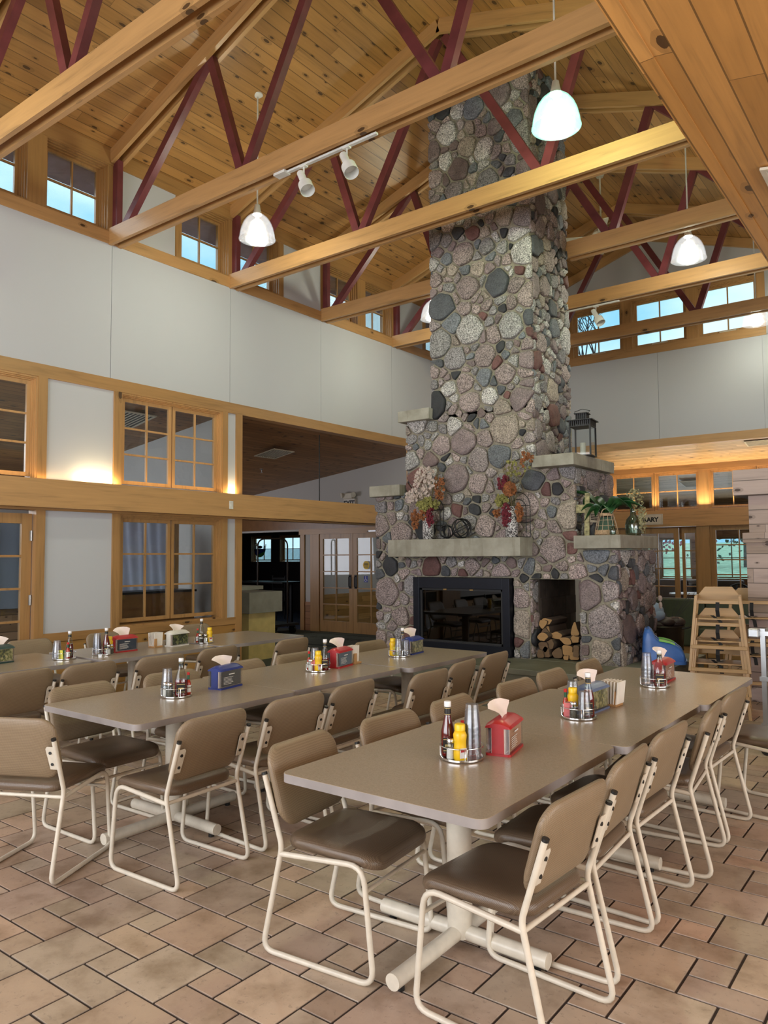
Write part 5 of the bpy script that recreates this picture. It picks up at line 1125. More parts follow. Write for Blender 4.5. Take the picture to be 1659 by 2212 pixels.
# ------------------------------------------------------------ library side
def library():
    Y = 15.95
    struct(MB().box(-7.0, 4.9, Y - .10, Y + .10, 2.165, 2.50).build('trim_30', 'pine_x')); struct(MB().box(-7.0, 4.9, Y - .05, Y + .10, 3.30, 3.55).build('trim_31', 'pine_x'))
    struct(MB().box(-8.2, -7.0, Y, Y + .1, 0, 3.6).build('wall_library', 'dim_paint'))
    struct(MB().box(-7.0, -6.05, Y, Y + .1, 0, 3.4).build('wall_library', 'dim_paint'))
    posts = [(-6.05, -5.92), (-4.13, -3.94), (-2.15, -1.95)]
    for a, b in posts: struct(MB().box(a, b, Y - .03, Y + .10, 2.50, 3.31).build('trim_32', 'pine_z'))
    for a, b in ((-5.92, -5.03), (-5.02, -4.13), (-3.94, -3.07), (-3.06, -2.15), (-1.95, -1.05), (-1.05, -.15)): window(a, Y - .02, 2.50, b - a, .80, 0, 2, 2, dep=.12, setb=.05, steps=1, fr=.035, mun=.02, wood1='pine_z')
    struct(MB().box(-4.20, -3.95, Y - .06, Y + .10, 0, 2.17).build('trim_33', 'trim_z')); struct(MB().box(-6.05, -5.95, Y - .03, Y + .10, 0, 2.17).build('trim_34', 'trim_z')); struct(MB().box(-2.9, 4.9, Y, Y + .1, 0, 2.17).build('wall_library', 'wainscot_boards_x'))
    struct(MB().box(-3.95, -2.9, Y - .02, Y + .1, 0, .80).build('wall_library_wainscot', 'wainscot_boards_x'))
    window(-3.95, Y - .03, .80, 1.05, 1.37, 0, 2, 4, dep=.12, setb=.04, steps=2, fr=.05, mun=.024)
    glazed_door('door_2', -5.94, Y - .02, 0, .50, 2.14, 1, 5, stile=.08); glazed_door('door_3', -5.42, Y - .02, 0, .86, 2.14, 2, 5, pull=.07, stile=.10); 
    glazed_door('door_4', -4.52, Y + .05, 0, .32, 2.14, 1, 5, stile=.06)
    # far wall of the library: windows on the lawn
    z0, z1 = .98, 2.03; Z = 19.6; m = MB(); xs_ = [(-8.2, -7.3), (-7.15, -6.3), (-6.1, -5.3), (-4.85, -3.95), (-3.75, -2.85), (-2.4, -1.5)]; pv = -9.5
    for a, b in xs_: m.box(pv, a, Z, Z + .15, z0, z1); pv = b
    m.box(pv, 2, Z, Z + .15, z0, z1); m.box(-9.5, 2, Z, Z + .15, -.1, z0); m.box(-9.5, 2, Z, Z + .15, z1, 3.2); struct(m.build('wall_library_far', 'wainscot_boards_x'))
    for a, b in xs_: window(a, Z, z0, b - a, z1 - z0, 0, 2, 2, dep=.15, setb=.07, steps=1, fr=.03, mun=.02)
    s = thing('sign_board', 'white sign reading LIBRARY on the beam over the library doors', 'sign', (-5.17, Y - .102, 2.325)); MB().box(-.33, .33, -.012, 0, -.11, .11).build('sign_plate', 'sign_white', s)
    m = MB(); m.box(-.315, .315, -.0135, -.012, .093, .096).box(-.315, .315, -.0135, -.012, -.096, -.093).box(-.315, -.312, -.0135, -.012, -.096, .096).box(.312, .315, -.0135, -.012, -.096, .096).build('sign_border', 'sign_black', s)
    text('LIBRARY', .125, 'sign_black', s, (0, -.013, -.045), 'sign_lettering')
    # sofas seen through the doors
    for i, x in enumerate((-5.9, -5.15, -4.4)):
        t = thing('lounge_cushion_seat', 'dark grey lounge seat seen through the library doors, %s' % ('left one', 'middle one', 'right one')[i], 'lounge seat', (x, 18.9, 0), 0, 'library lounge seats'); MB().box(-.35, .35, .25, .45, .3, .98).build('backrest', 'brown_vinyl', t, bevel=.04); MB().box(-.35, .35, -.3, .25, .01, .5).build('seat', 'brown_vinyl', t, bevel=.04)
    t = thing('library_table', 'dark round table with papers behind the library doors', 'table', (-4.6, 17.4, 0)); MB().cyl((0, 0, .70), (0, 0, .74), .6, n=32).build('tabletop', 'piano_wood', t, 40); MB().cyl((0, 0, 0), (0, 0, .70), .06, n=16).cyl((0, 0, 0), (0, 0, .04), .3, n=20).build('pedestal', 'black_metal', t, 40)
    tag(MB().box(-.25, .12, -.2, .05, 0, .004).build('paper_sheet', 'paper', None, loc=(-4.7, 17.3, .741)), 'white papers spread on the library table', 'paper')
    for i, x in enumerate((-3.75, -3.2)):
        t = thing('rocking_chair', 'black round-backed chair seen through the library side window, %s' % ('left', 'right')[i], 'chair', (x, 17.4, 0), .3, 'black chairs in the library'); p = [(.27 * math.cos(PI * k / 12), .25, .62 + .33 * math.sin(PI * k / 12)) for k in range(13)]
        m = MB().tube(p, .02, 8)
        for k in range(1, 7): xx = -.27 + .54 * k / 7; m.cyl((xx, .22, .44), (xx, .25, .62 + .33 * math.sqrt(max(0, 1 - (xx / .27) ** 2))), .012, n=6)
        m.build('backrest', 'black_metal', t, 60); MB().box(-.25, .25, -.22, .24, .40, .44).build('seat', 'black_metal', t, bevel=.01)
        for sx in (-1, 1):
            for sy in (-1, 1): MB().cyl((sx * .2, sy * .19, .4), (sx * .24, sy * .23, 0), .016, n=8).build('leg', 'black_metal', t, 60)
def text(s, size, mat, parent, loc, name, rot=(PI / 2, 0, 0), bold=.006):
    cu = bpy.data.curves.new(name, 'FONT'); cu.body = s; cu.size = size; cu.extrude = .001; cu.offset = bold * size / .12; cu.align_x = 'CENTER'
    o = bpy.data.objects.new(name, cu); COL.objects.link(o); dg = bpy.context.evaluated_depsgraph_get(); me = bpy.data.meshes.new_from_object(o.evaluated_get(dg)); bpy.data.objects.remove(o)
    me.materials.clear(); me.materials.append(MATS[mat]); o = bpy.data.objects.new(name, me); COL.objects.link(o); o.parent = parent; o.location = loc; o.rotation_euler = rot; return o
library()

# bench, barrel, booster, coffee table
t = thing('upholstered_bench', 'long dark green upholstered bench beyond the fireplace', 'bench', (-3.3, 12.6, 0))
MB().box(-1.9, 2.3, -.25, .30, 0, .16).build('plinth', 'trim_x', t)
for i, (a, b) in enumerate(((-1.9, -.95), (-.94, .02), (.03, 1.1), (1.11, 2.3))):
    MB().box(a, b, -.30, .16, .16, .46).build('seat_cushion', 'green_vinyl', t, bevel=.03); MB().box(a, b, .16, .32, .42, .88).build('back_cushion', 'green_vinyl', t, bevel=.03)
t = thing('coffee_table', 'low wooden table with papers beyond the hearth', 'table', (-2.30, 10.75, 0)); MB().box(-.45, .45, -.45, .45, .40, .44).build('tabletop', 'pine_x', t, bevel=.004)
for sx in (-1, 1):
    for sy in (-1, 1): MB().box(sx * .38 - .03, sx * .38 + .03, sy * .38 - .03, sy * .38 + .03, 0, .40).build('leg', 'trim_z', t)
for i, (x, y, a) in enumerate(((-2.50, 10.55, .3), (-2.25, 10.80, -.2), (-2.55, 10.85, .1))): tag(MB().box(-.14, .14, -.10, .10, 0, .003).build('newspaper', 'paper', None, loc=(x, y, .4405 + i * .0032)), 'white newspaper sheets scattered on the low wooden table', 'newspaper', 'newspapers on the low table').rotation_euler = (0, 0, a)
t = thing('metal_barrel', 'dark barrel tub with handles beside the hearth', 'barrel', (-3.12, 10.15, 0)); MB().lathe([(0, .0), (.20, .0), (.22, .12), (.225, .36), (.245, .64), (.252, .66), (.245, .675), (.232, .66), (.21, .38), (0, .34)], n=32).build('tub', 'barrel', t, 40); MB().lathe([(.228, .36), (.236, .37), (.230, .38)], n=32).build('hoop', 'black_metal', t, 40)
MB().tube([(.24, -.06, .64), (.33, -.05, .66), (.34, 0, .67), (.33, .05, .66), (.24, .06, .64)], .012, 6).build('handle', 'black_metal', t, 60)
t = thing('cloth_bundle', 'dark jacket lying over the barrel', 'jacket', (-3.14, 10.12, .62)); r = random.Random(2); m = MB()
for i in range(9): m.blob((r.uniform(-.14, .14), r.uniform(-.12, .12), .07 + r.uniform(0, .05)), .12, 1.1, 1, .55, 8)
m.build('cloth', 'brown_vinyl', t, 80)
tag(MB().blob((0, 0, 0), .14, 1.0, .8, .85, 10).blob((.06, -.02, -.05), .10, 1, 1, .8, 10).build('blue_cloth', 'blue_cloth', None, 80, loc=(-3.22, 10.02, .86)), 'pale blue cloth heaped above the barrel', 'cloth')
t = thing('twig_bunch', 'thin bare twigs sticking out of the barrel', 'twigs', (-3.05, 10.2, .68)); m = MB()
for i in range(8): a = r.uniform(-1, 1.2); m.tube([(0, 0, 0), (a * .12, 0, .16), (a * .26 + .05, .0, .30 + r.uniform(0, .16))], .003, 4)
m.build('twigs', 'twig', t)
def booster(x, y, z, rz):
    t = thing('booster_seat', 'blue plastic toddler seat with green hand grips on the hearth', 'toddler seat', (x, y, z), rz)
    # side silhouette (u forward, v up) lofted across the width
    sil = [(-.22, 0), (.20, 0), (.215, .05), (.205, .10), (.18, .155), (.12, .205), (.04, .225), (-.04, .24), (-.09, .28), (-.12, .345), (-.15, .375), (-.19, .36), (-.215, .28), (-.225, .12)]
    L = []
    for xx, k in ((-.17, .86), (-.16, .95), (-.13, 1.0), (-.10, 1.0), (-.085, .985)): L.append([(xx, u * k, v * k) for u, v in sil])
    MB().layers(L).build('side_shell', 'toy_blue', t, 50); MB().layers([[(-a, b, c_) for a, b, c_ in q] for q in L]).build('side_shell', 'toy_blue', t, 50)
    mid = [(-.22, 0), (.20, 0), (.205, .07), (.15, .12), (.0, .125), (-.11, .14), (-.15, .36), (-.19, .37), (-.215, .28), (-.225, .12)]
    MB().layers([[(xx, u, v) for u, v in mid] for xx in (-.09, .09)]).build('seat_shell', 'toy_blue', t, 50); MB().prism(rrect(.37, .46, .08, 5), 0, .035, lambda u, v, w: (u, v, w)).build('base_rim', 'toy_blue', t, 50)
    for s_ in (-1, 1): MB().layers([[(s_ * xx, u, v + dz) for u, v in ((-.05, .243), (.0, .236), (.06, .224), (.11, .204), (.11, .216), (.06, .240), (.0, .254), (-.05, .26))] for xx, dz in ((.105, 0), (.155, -.004))]).build('hand_grip', 'toy_green', t, 50)
booster(-2.60, 8.42, .43, -1.25)
tag(MB().blob((0, 0, .03), .028, 1, 1, 1.3, 8).blob((.01, -.02, -.05), .022, 1, 1, 2.0, 8).build('stuffed_toy', 'flower_white', None, 80, loc=(-2.84, 9.10, 1.05)), 'small white plush ornament hanging at the back corner of the stonework', 'ornament')

# ------------------------------------------------------------ high chairs
def highchair(x, y, z, rz, lab, k=1.0):
    t = thing('high_chair', lab, 'high chair', (x, y, z), rz, 'stacked wooden high chairs'); hw0, hw1 = .27, .20
    f = lambda zz, s_: s_ * (hw0 + (hw1 - hw0) * zz / .74)
    def post(y0, y1, s_, z1=.74):
        MB().layers([[(f(zz, s_) + a, (y0 + (y1 - y0) * zz / .74) + b, zz) for a, b in ((-.014, -.022), (.014, -.022), (.014, .022), (-.014, .022))] for zz in (0, z1)]).build('leg', 'oak_z', t, bevel=.003)
    for s_ in (-1, 1):
        post(-.27, -.17, s_); post(.27, .15, s_)
        q = MB(); X = lambda zz: f(zz, s_)
        for zz, h in ((.0, .045), (.255, .04), (.50, .035), (.70, .04)): a = -.27 + .10 * zz / .74; b = .27 - .12 * zz / .74; q.add([(X(zz) - .011, a, zz), (X(zz) + .011, a, zz), (X(zz) + .011, b, zz), (X(zz) - .011, b, zz), (X(zz + h) - .011, a, zz + h), (X(zz + h) + .011, a, zz + h), (X(zz + h) + .011, b, zz + h), (X(zz + h) - .011, b, zz + h)], [(0, 3, 2, 1), (4, 5, 6, 7), (0, 1, 5, 4), (1, 2, 6, 5), (2, 3, 7, 6), (3, 0, 4, 7)])
        q.build('side_rail', 'oak_x', t)
    MB().box(-.205, .205, -.19, -.165, .66, .695).build('tray_bar', 'oak_x', t, bevel=.004); MB().box(-.255, .255, -.275, -.235, .22, .255).build('footrest', 'oak_x', t, bevel=.004)
    MB().box(-.21, .21, -.17, .15, .50, .515).build('seat', 'oak_x', t, bevel=.003); MB().box(-.26, .26, .22, .24, .12, .16).build('rear_stretcher', 'oak_x', t)
    MB().prism([(-.20, .67), (.20, .67), (.20, .73), (.13, .82), (-.13, .82), (-.20, .73)], .13, .155, lambda u, v, w: (u, w, v)).build('backrest', 'oak_x', t, bevel=.004)
    m = MB()
    for pts in ([(.0, -.185, .69), (-.005, -.20, .60), (.0, -.16, .53), (.05, .0, .525)], [(-.12, .0, .53), (-.06, -.1, .54), (.02, -.19, .49), (.03, -.20, .42)]):
        for a, b in zip(pts, pts[1:]): m.prism([(-.018, 0), (.018, 0)], 0, 0, lambda u, v, w: (0, 0, 0)) if False else m.add([(a[0] - .018, a[1], a[2]), (a[0] + .018, a[1], a[2]), (b[0] + .018, b[1], b[2]), (b[0] - .018, b[1], b[2]), (a[0] - .018, a[1] - .003, a[2]), (a[0] + .018, a[1] - .003, a[2]), (b[0] + .018, b[1] - .003, b[2]), (b[0] - .018, b[1] - .003, b[2])], [(0, 1, 2, 3), (7, 6, 5, 4), (0, 4, 5, 1), (2, 6, 7, 3), (1, 5, 6, 2), (0, 3, 7, 4)])
    m.build('strap', 'strap', t)
rz_ = .20
highchair(-1.98, 8.18, 0, rz_, 'lowest of the front stack of three oak high chairs'); highchair(-1.98, 8.20, .22, rz_, 'middle of the front stack of three oak high chairs'); highchair(-1.98, 8.22, .44, rz_, 'topmost of the front stack of three oak high chairs')
highchair(-1.83, 9.0, 0, rz_, 'lower oak high chair in the stack behind'); highchair(-1.83, 9.02, .40, rz_, 'upper oak high chair in the stack behind')

# ------------------------------------------------------------ bus cart and serving pillar
t = thing('utility_cart', 'galvanised steel bus cart at the right edge', 'cart', (-.86, 6.95, 0)); m = MB()
for sx in (-1, 1):
    for sy in (-1, 1): MB().box(sx * .42 - .018, sx * .42 + .018, sy * .27 - .018, sy * .27 + .018, .09, 1.0).build('leg', 'steel', t); MB().cyl((sx * .42, sy * .27 - .015, .045), (sx * .42, sy * .27 + .015, .045), .045, n=16).build('caster', 'black_plastic', t, 40)
for z in (.25, .62, .98): MB().box(-.45, .45, -.30, .30, z - .035, z).build('shelf', 'steel', t)
MB().box(-.52, -.44, -.34, -.22, .93, 1.0).build('corner_bumper', 'steel', t, bevel=.01)
def bin_(x, y, z, m_, lab, h=.17):
    t = thing('bus_bin', lab, 'plastic bin', (x, y, z)); MB().layers([[(u * k, v * k, zz) for u, v in rrect(.42, .5, .05, 5)] for k, zz in ((.86, 0), (.98, h - .012), (1.05, h - .012), (1.05, h), (.96, h), (.84, .012))]).build('bin_shell', m_, t, 40)
bin_(-1.02, 6.93, .981, 'bin_white', 'white plastic bin on top of the steel cart'); bin_(-.96, 6.93, .621, 'bin_grey', 'grey plastic bin on the middle shelf of the steel cart')
struct(MB().box(-1.86, -.9, 9.0, 9.9, 0, 1.72).build('wall_serving', 'grey_board')); struct(MB().box(-1.89, -.87, 8.97, 9.93, 1.72, 1.83).build('trim_40', 'grey_board', bevel=.004)); struct(MB().box(-1.83, -.93, 9.03, 9.87, 1.83, 2.24).build('wall_serving', 'grey_board')); struct(MB().box(-1.96, -.85, 8.93, 9.95, 2.24, 2.52).build('trim_41', 'grey_board'))
struct(MB().box(-1.83, -.9, 9.03, 9.87, 2.52, 3.62).build('wall_serving', 'wall_paint')) if False else None

# ------------------------------------------------------------ hall, vestibule and dark room at the left back
Y = 12.1
struct(MB().box(-9.0, XL - .1, Y, Y + .12, 0, 2.16).build('wall_hall', 'dim_paint')); struct(MB().box(-20.4, XL - .1, Y, Y + .12, 2.16, 3.6).build('wall_hall', 'dim_paint')); struct(MB().box(-11.40, -11.22, Y, Y + .12, .62, 2.16).build('wall_hall', 'dim_paint')); struct(MB().box(-11.40, -11.22, Y - .01, Y + .12, 0, .62).build('wall_hall_wainscot', 'wainscot_boards_x'))
struct(MB().box(-11.52, -11.40, Y - .03, Y + .15, 0, 2.15).build('trim_50', 'trim_z')); struct(MB().box(-11.22, -10.97, Y - .03, Y + .10, 0, 2.16).build('trim_51', 'trim_z')); struct(MB().box(-11.55, -8.1, Y - .045, Y - .031, 2.08, 2.20).build('trim_52', 'trim_x')); struct(MB().box(-20.4, -8.1, Y - .045, Y - .01, 2.20, 2.50).build('trim_54', 'piano_wood')); struct(MB().box(-9.10, -9.0, Y - .03, Y + .10, 0, 2.1).build('trim_53', 'trim_z'))
glazed_door('door_5', -10.97, Y - .01, 0, .93, 2.09, 2, 5, stile=.10, bot=.24, pull=.86, pm='black_metal'); d6 = glazed_door('door_6', -10.03, Y - .01, 0, .93, 2.09, 2, 5, stile=.10, bot=.24, pull=.07, pm='black_metal')
MB().cyl((.36, -.012, 1.42), (.36, -.016, 1.42), .085, n=28).build('notice_sticker', 'sticker_yellow', d6, 40); m = MB()
for k in range(4): m.box(.305, .415, -.0175, -.016, 1.375 + k * .026, 1.387 + k * .026)
m.build('sticker_print', 'sign_black', d6); a_ = MB().box(.30, .40, -.016, -.012, 1.07, 1.20).build('access_sticker', 'sticker_blue', d6)
MB().tube([(.345, -.018, 1.175), (.345, -.018, 1.13), (.375, -.018, 1.125), (.385, -.018, 1.095)], .005, 5).tube([(.345 + .025 * math.cos(k * .5), -.018, 1.11 + .025 * math.sin(k * .5)) for k in range(4, 13)], .004, 5).blob((.345, -.018, 1.187), .008).build('access_symbol', 'label_white', a_)
MB().box(.45, .78, -.05, -.02, 2.10, 2.13).tube([(.45, -.03, 2.115), (.42, -.06, 2.10)], .01, 6).build('door_closer', 'steel', d6)
# vestibule behind the glazed doors
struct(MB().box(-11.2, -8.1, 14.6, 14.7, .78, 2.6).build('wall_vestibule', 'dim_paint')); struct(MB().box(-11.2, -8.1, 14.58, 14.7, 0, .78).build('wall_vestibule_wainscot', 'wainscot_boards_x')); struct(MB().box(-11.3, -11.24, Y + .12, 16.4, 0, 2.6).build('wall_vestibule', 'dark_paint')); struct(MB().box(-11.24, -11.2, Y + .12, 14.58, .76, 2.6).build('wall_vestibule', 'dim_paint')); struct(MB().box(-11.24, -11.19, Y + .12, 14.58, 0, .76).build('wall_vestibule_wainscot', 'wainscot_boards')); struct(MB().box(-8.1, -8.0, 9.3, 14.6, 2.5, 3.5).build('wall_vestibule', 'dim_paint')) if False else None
tag(MB().box(-.05, .05, -.03, 0, -.07, .07).build('fire_alarm_pull', 'red_sign', None, loc=(-10.85, 14.58, 1.35)), 'red fire alarm pull station seen through the glazed hall doors', 'fire alarm')
# exit sign with two emergency lamps
t = thing('exit_sign', 'EXIT sign with two emergency lamps above the hall beam', 'exit sign', (-10.1, Y, 2.83)); MB().box(-.15, .15, -.05, 0, -.19, -.03).build('sign_face', 'sign_white', t); MB().box(-.13, .11, -.09, 0, -.03, .09).build('battery_box', 'ivory', t, bevel=.01); text('EXIT', .14, 'sign_black', t, (0, -.052, -.165), 'exit_lettering')
for s_ in (-1, 1): MB().lathe([(0, -.02), (.045, -.02), (.055, .03), (.0, .04)], n=18).build('emergency_lamp', 'ivory', t, 40).matrix_local = Matrix.Translation((s_ * .15, -.08, .05)) @ Matrix.Rotation(PI / 2 + .2, 4, 'X') @ Matrix.Rotation(.5 * s_, 4, 'Y')
# dark room shell, windows and furniture
Z = 16.5; m = MB(); zz0, zz1 = 1.44, 2.26; wl = [(-17.90, -16.98), (-16.62, -15.75), (-15.35, -14.5)]; pv = -20.5
for a, b in wl: m.box(pv, a, Z, Z + .2, zz0, zz1); pv = b
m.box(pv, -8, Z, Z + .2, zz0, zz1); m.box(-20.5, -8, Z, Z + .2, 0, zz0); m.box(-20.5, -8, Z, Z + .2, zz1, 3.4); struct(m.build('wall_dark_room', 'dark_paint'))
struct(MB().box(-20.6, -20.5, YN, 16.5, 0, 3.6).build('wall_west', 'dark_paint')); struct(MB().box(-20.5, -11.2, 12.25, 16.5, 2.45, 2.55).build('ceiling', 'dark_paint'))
dw = [window(a, Z, zz0, b - a, zz1 - zz0, 0, 2, 2, dep=.2, setb=.12, steps=2, fr=.035, mun=.02, wood1='trim_z') for a, b in wl]
g = thing('stained_glass_panel', 'round stained glass panel with a wading bird in the dark room window', 'stained glass', (-17.44, 16.45, 1.84)); R_ = .24
MB().prism([(R_ * math.cos(a), R_ * math.sin(a)) for a in [PI + PI * k / 14 for k in range(15)]], 0, .01, lambda u, v, w: (u, w, v)).build('blue_glass', 'glass_blue', g); MB().prism([(R_ * math.cos(a), R_ * math.sin(a)) for a in [1.30 * PI + .62 * PI * k / 10 for k in range(11)]], -.004, 0, lambda u, v, w: (u, w, v)).build('green_glass', 'glass_green', g)
m = MB(); m.blob((.0, 0, .07), .10, 1.2, .2, .45, 8).tube([(-.09, 0, .08), (-.14, 0, .13), (-.12, 0, .18), (-.15, 0, .20), (-.23, 0, .185)], .014, 6).cyl((.02, 0, .05), (.02, 0, -.06), .006, n=6).cyl((-.02, 0, .05), (-.02, 0, -.06), .006, n=6); m.build('bird', 'black_metal', g, 60); MB().tube([(R_ * math.cos(a), 0, R_ * math.sin(a)) for a in [1.0 * PI + PI * k / 20 for k in range(21)]], .008, 6).build('lead_rim', 'black_metal', g, 60)
m = MB(); r = random.Random(9)
for s_ in (-1, 1):
    for k in range(5): m.cyl((s_ * (.16 + .02 * k), 0, -.06), (s_ * (.18 + .025 * k), 0, .10 + r.uniform(0, .10)), .006, n=5)
m.build('reeds', 'black_metal', g)
t = thing('reception_counter', 'reception counter with grey top panel and yellow front beside the left wall post', 'counter', (0, 0, 0))
MB().box(-10.8, -8.72, 8.0, 8.56, .0, .74).build('counter_body', 'counter_yellow', t); MB().box(-10.9, -8.60, 7.9, 8.60, .74, 1.06).build('counter_panel', 'counter_grey', t, bevel=.003); MB().box(-10.6, -9.35, 8.3, 8.9, 1.06, 1.12).build('counter_riser', 'counter_grey', t)
t = thing('luggage_cart', 'tall dark luggage cart with a hooped handle in the dark hall', 'luggage cart', (-11.55, 11.2, 0)); p = [(-.12, -.25, .15)] + fillet([(-.12, -.25, 1.4), (-.12, -.25, 1.98), (.35, .15, 1.98), (.35, .15, 1.2)], .16, 6) + [(.35, .15, .15)]; MB().tube(p, .016, 8).build('hoop_rail', 'barrel', t, 60); MB().box(-.35, .45, -.4, .4, .17, .22).build('platform', 'black_metal', t)
for sx in (-.2, .35):
    for sy in (-.3, .3): MB().cyl((sx, sy - .02, .09), (sx, sy + .02, .09), .09, n=18).build('wheel', 'black_plastic', t, 40)
def ladderchair(x, y, rz, lab):
    t = thing('ladder_back_chair', lab, 'chair', (x, y, 0), rz, 'dark ladder-back chairs in the dark room'); MB().box(-.2, .2, -.2, .2, .43, .46).build('seat', 'black_metal', t)
    for sx in (-1, 1): MB().cyl((sx * .19, .19, 0), (sx * .19, .22, 1.12), .018, n=8).build('rear_post', 'black_metal', t, 60); MB().cyl((sx * .19, -.18, 0), (sx * .19, -.18, .44), .018, n=8).build('leg', 'black_metal', t, 60)
    for z in (.62, .78, .94, 1.04): MB().box(-.19, .19, .20, .215, z - .025, z + .025).build('slat', 'black_metal', t)
ladderchair(-14.0, 13.7, .2, 'dark ladder-back chair behind the hall table'); ladderchair(-11.9, 12.9, -.1, 'dark ladder-back chair beside the doorway')
t = thing('hall_table', 'dark table with a glossy top in the dark room', 'table', (-13.2, 12.9, 0)); MB().box(-1.4, .7, -.4, .4, .98, 1.01).build('tabletop', 'black_plastic', t)
for sx in (-1.3, .6): MB().box(sx - .03, sx + .03, -.03, .03, 0, .98).build('leg', 'black_metal', t)
for i, x in enumerate((-15.2, -13.9)):
    t = thing('spotlight', 'dim square spotlight on the dark room ceiling, %s' % ('left', 'right')[i], 'spotlight', (x, 13.2, 2.45), 0, 'spotlights in the dark room'); MB().cyl((0, 0, 0), (0, 0, -.06), .015, n=8).build('stem', 'black_metal', t); MB().box(-.09, .09, -.09, .09, -.24, -.06).build('lamp_head', 'counter_grey', t)
t = thing('entrance_mat', 'dark green mat with black border lettering before the hall doors', 'mat', (-9.7, 10.95, 0)); MB().box(-1.2, 1.3, -.8, .8, .006, .014).build('mat', 'carpet_green', t); m = MB(); m.box(-1.2, 1.3, -.80, -.75, .014, .016).box(-1.2, 1.3, .75, .8, .014, .016)
r = random.Random(12)
for k in range(9): m.box(-.6 + k * .15, -.6 + k * .15 + .03, .1, .32, .014, .016); m.box(-.6 + k * .15, -.6 + k * .15 + .10, .1 + .19 * (k % 2), .13 + .19 * (k % 2), .014, .016)
m.build('mat_pattern', 'rug_dark', t)
# hanging rods by the hall beam and light switch
for i, (x, y) in enumerate(((-8.0, 11.2), (-8.3, 9.15))): tag(MB().cyl((x, y, 2.45), (x, y, zaisleW(x) + .0), .008, n=8).build('hanging_rod', 'pine_z' if i == 0 else 'black_metal'), 'thin vertical rod hanging over the hall opening, %s' % ('next to the fireplace ledge', 'farther left in shade')[i], 'rod')
t = thing('light_switch', 'white light switch on the beam beside the post', 'light switch', (XL + .141, 6.88, 2.31), 0); MB().box(0, .006, -.035, .035, -.055, .055).build('switch_plate', 'white_plastic', t, bevel=.002); MB().box(.006, .011, -.012, .012, -.02, .02).build('toggle', 'white_plastic', t)

# left room behind the windows
struct(MB().box(-13.5, XL - .15, 7.10, 7.18, 0, 3.62).build('wall_west_room', 'dim_paint')); struct(MB().box(-13.6, -13.5, YN, 7.2, 2.2, 3.6).build('wall_west_room', 'dim_paint')); struct(MB().box(-13.6, -13.5, YN, 7.2, 0, .68).build('wall_west_room', 'log_boards'))
m = MB(); wv = [(.5, 1.7), (2.0, 3.2), (3.5, 4.4), (4.5, 5.6), (5.8, 6.95)]; pv = YN
for a, b in wv: m.box(-13.6, -13.5, pv, a, .68, 2.2); pv = b
m.box(-13.6, -13.5, pv, 7.2, .68, 2.2); struct(m.build('wall_west_room', 'log_boards'))
for a, b in wv: window(-13.5, a, .68, b - a, 1.52, PI / 2, 3, 3, dep=.1, setb=.04, steps=1)
t = thing('sheer_curtain', 'pale blue sheer curtain on a rod seen through the glazed door', 'curtain', (0, 0, 0)); m = MB(); n = 90
vs = [(-13.35 + .03 * math.sin(k * .9), 1.2 + 5.8 * k / n, z) for z in (.72, 2.25) for k in range(n + 1)]; m.add(vs, [(k, k + 1, n + 2 + k, n + 1 + k) for k in range(n)]); m.build('cloth', 'sheer', t, 80); MB().cyl((-13.35, 1.0, 2.28), (-13.35, 7.0, 2.28), .015, n=8).build('rod', 'black_metal', t)
t = thing('stage_curtain', 'grey-blue hanging curtain seen through the lower left window', 'curtain', (0, 0, 0)); m = MB(); n = 120; Zs = [.98, 1.2, 1.5, 1.8, 2.05, 2.1]
vs = [(-9.02 + .018 * math.sin(k * .55 + z * 2) + .012 * math.sin(k * .21 + z * 5) + .02 * (2.1 - z), 5.1 + 1.72 * k / n, z + (.05 if z < 1 else 0) * math.sin(k * .12)) for z in Zs for k in range(n + 1)]
m.add(vs, [(q * (n + 1) + k, q * (n + 1) + k + 1, (q + 1) * (n + 1) + k + 1, (q + 1) * (n + 1) + k) for q in range(len(Zs) - 1) for k in range(n)]); m.build('cloth', 'curtain', t, 80); MB().cyl((-9.02, 5.0, 2.11), (-9.02, 6.9, 2.11), .012, n=8).build('rod', 'black_metal', t); MB().box(-9.06, -8.98, 6.82, 6.88, 0, 2.2).build('end_post', 'trim_z', t)
t = thing('wooden_cabinet', 'long low wooden cabinet with a dark top behind the lower left window', 'cabinet', (0, 0, 0)); MB().box(-8.88, -8.50, 5.0, 6.78, .62, 1.13).build('cabinet_body', 'piano_wood', t); MB().box(-8.90, -8.47, 4.98, 6.80, 1.13, 1.16).build('cabinet_top', 'black_plastic', t); m = MB()
for k in range(5): m.box(-8.88, -8.5, 5.0 + k * .43, 5.09 + k * .43, 0, .62)
m.build('leg', 'piano_wood', t); MB().box(-8.499, -8.49, 5.60, 5.68, 1.07, 1.13).box(-8.499, -8.49, 6.26, 6.34, 1.07, 1.13).build('latch', 'brass', t); MB().box(-8.495, -8.49, 5.0, 6.78, .60, .63).build('rail', 'trim_y', t)
t = thing('wall_outlet_box', 'steel wall outlet plate with a black dial behind the lower left window', 'outlet', (-8.32, 7.10, 1.56)); MB().box(-.09, .09, -.012, 0, -.12, .12).build('outlet_plate', 'steel', t); MB().cyl((0, -.012, 0), (0, -.03, 0), .06, n=24).build('dial', 'black_plastic', t, 40)

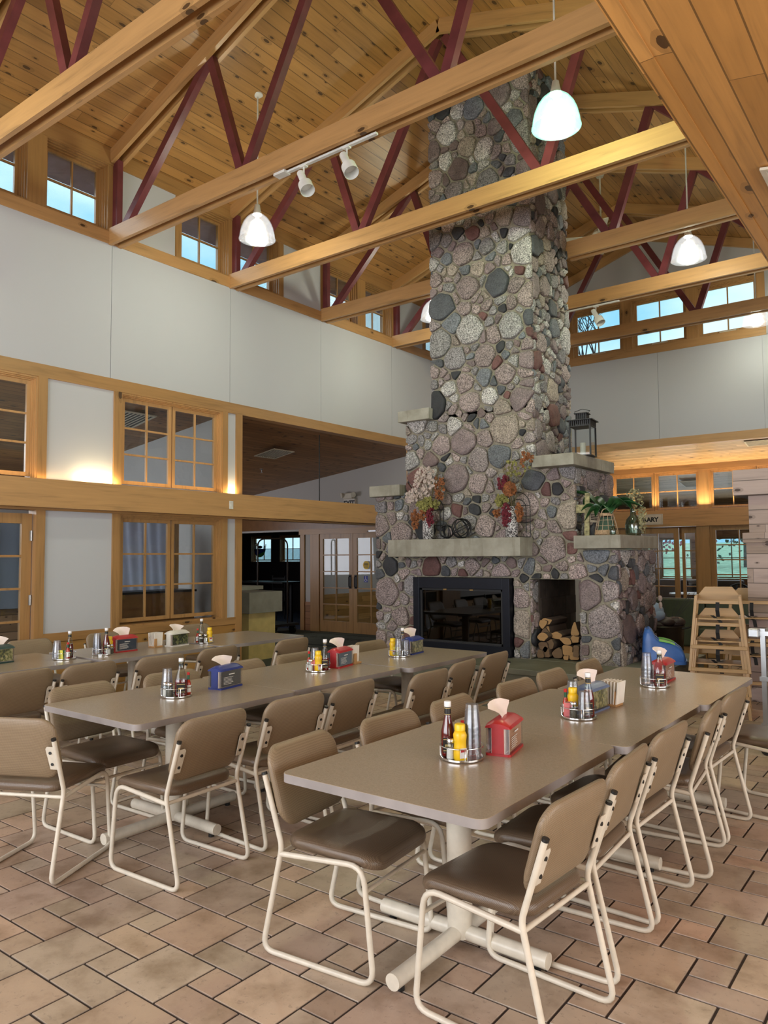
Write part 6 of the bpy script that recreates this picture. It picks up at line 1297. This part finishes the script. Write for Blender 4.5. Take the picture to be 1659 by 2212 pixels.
# ------------------------------------------------------------ outer enclosure
struct(MB().box(-20.6, 5.1, YN - .1, YN, 2.9 + 1.2, 7.9).build('wall_back', 'wall_paint')); struct(MB().box(-20.6, 5.1, YN - .1, YN, 0, .6).build('wall_back', 'wall_paint')); struct(MB().box(-20.6, -8.0, YN - .1, YN, 0, 4.2).build('wall_back', 'wall_paint')); struct(MB().box(.6, 5.1, YN - .1, YN, 0, 4.2).build('wall_back', 'wall_paint'))
struct(MB().box(4.9, 5.0, YN, 20.5, 0, .8).build('wall_east', 'wall_paint')); struct(MB().box(4.9, 5.0, YN, 20.5, 2.4, 3.6).build('wall_east', 'wall_paint')); struct(MB().box(4.9, 5.0, 7.5, 20.5, .8, 2.4).build('wall_east', 'wall_paint'))

# ------------------------------------------------------------ outdoors
m = MB(); n = 14; vs = []
for i in range(n + 1):
    for j in range(n + 1): x = -60 + 90 * i / n; y = 20 + 60 * j / n; vs.append((x, y, -.25 + max(0, (y - 26)) * .055))
m.add(vs, [(i * (n + 1) + j, (i + 1) * (n + 1) + j, (i + 1) * (n + 1) + j + 1, i * (n + 1) + j + 1) for i in range(n) for j in range(n)]); struct(m.build('ground_lawn', 'lawn')); struct(MB().box(-70, -21, -30, 20, -.4, -.25).build('ground_lawn', 'lawn'))
def outtree(x, y, h, w, mat, lab, seed, z=0):
    t = thing('outdoor_tree', lab, 'tree', (x, y, z), 0, 'trees beyond the lawn'); MB().cyl((0, 0, 0), (0, 0, h * .6), .18, .10, n=8).build('trunk', 'tree_trunk', t, 60); r = random.Random(seed); m = MB()
    for _ in range(1100):
        p = Vector((r.gauss(0, .4), r.gauss(0, .4), r.gauss(0, .4))); q = Vector((p.x * w, p.y * w, h * .62 + p.z * h * .45)); u = Vector((r.uniform(-1, 1), r.uniform(-1, 1), r.uniform(-1, 1))).normalized() * .13; v = u.orthogonal().normalized() * .09; m.add([q - u, q + v, q + u, q - v], [(0, 1, 2, 3)])
    m.build('foliage', mat, t)
for i, (x, y, h, w, mt, lab) in enumerate(((-22, 50, 5, 3.5, 'foliage_far', 'dark evergreen beyond the lawn at the left'), (-14.5, 44, 4.2, 2.6, 'blossom_tree', 'reddish shrub tree beyond the lawn'), (-9.5, 46, 5.5, 2.8, 'foliage_far', 'dark evergreen in the middle beyond the lawn'), (-3.0, 40, 4.6, 2.2, 'foliage_far', 'evergreen at the right beyond the lawn'), (2, 50, 5, 3, 'foliage_far', 'evergreen far right beyond the lawn'), (-30, 60, 6, 4, 'foliage_far', 'tree far left beyond the lawn'), (-18.5, 55, 5, 4, 'foliage_far', 'evergreen behind the reddish shrub'))): outtree(x, y, h, w, mt, lab, i, -.25 + max(0, y - 26) * .055)
t = thing('bare_tree', 'bare branching tree outside the leftmost gable window', 'tree', (-8.35, 20.8, -.2)); r = random.Random(21); segs = []
def grow(p, d, L, rad, k):
    q = p + d * L; segs.append((p, q, rad, rad * .7))
    if k == 0: return
    for _ in range(3 if k > 2 else 3): nd = (d + Vector((r.uniform(-.7, .7), r.uniform(-.35, .35), r.uniform(-.25, .5)))).normalized(); grow(q, nd, L * r.uniform(.62, .80), rad * .66, k - 1)
grow(Vector((0, 0, 0)), Vector((0, 0, 1)), 5.3, .09, 0); grow(Vector((0, 0, 5.2)), Vector((.05, 0, 1)), 1.35, .05, 6); m = MB()
for a, b, r0, r1 in segs: m.cyl(a, b, max(r0, .006), max(r1, .005), n=4, cap=False)
m.build('branches', 'twig', t)
struct(MB().box(-24, -12, 21, 21.3, -.3, 1.9).build('wall_neighbour', 'siding_far'))
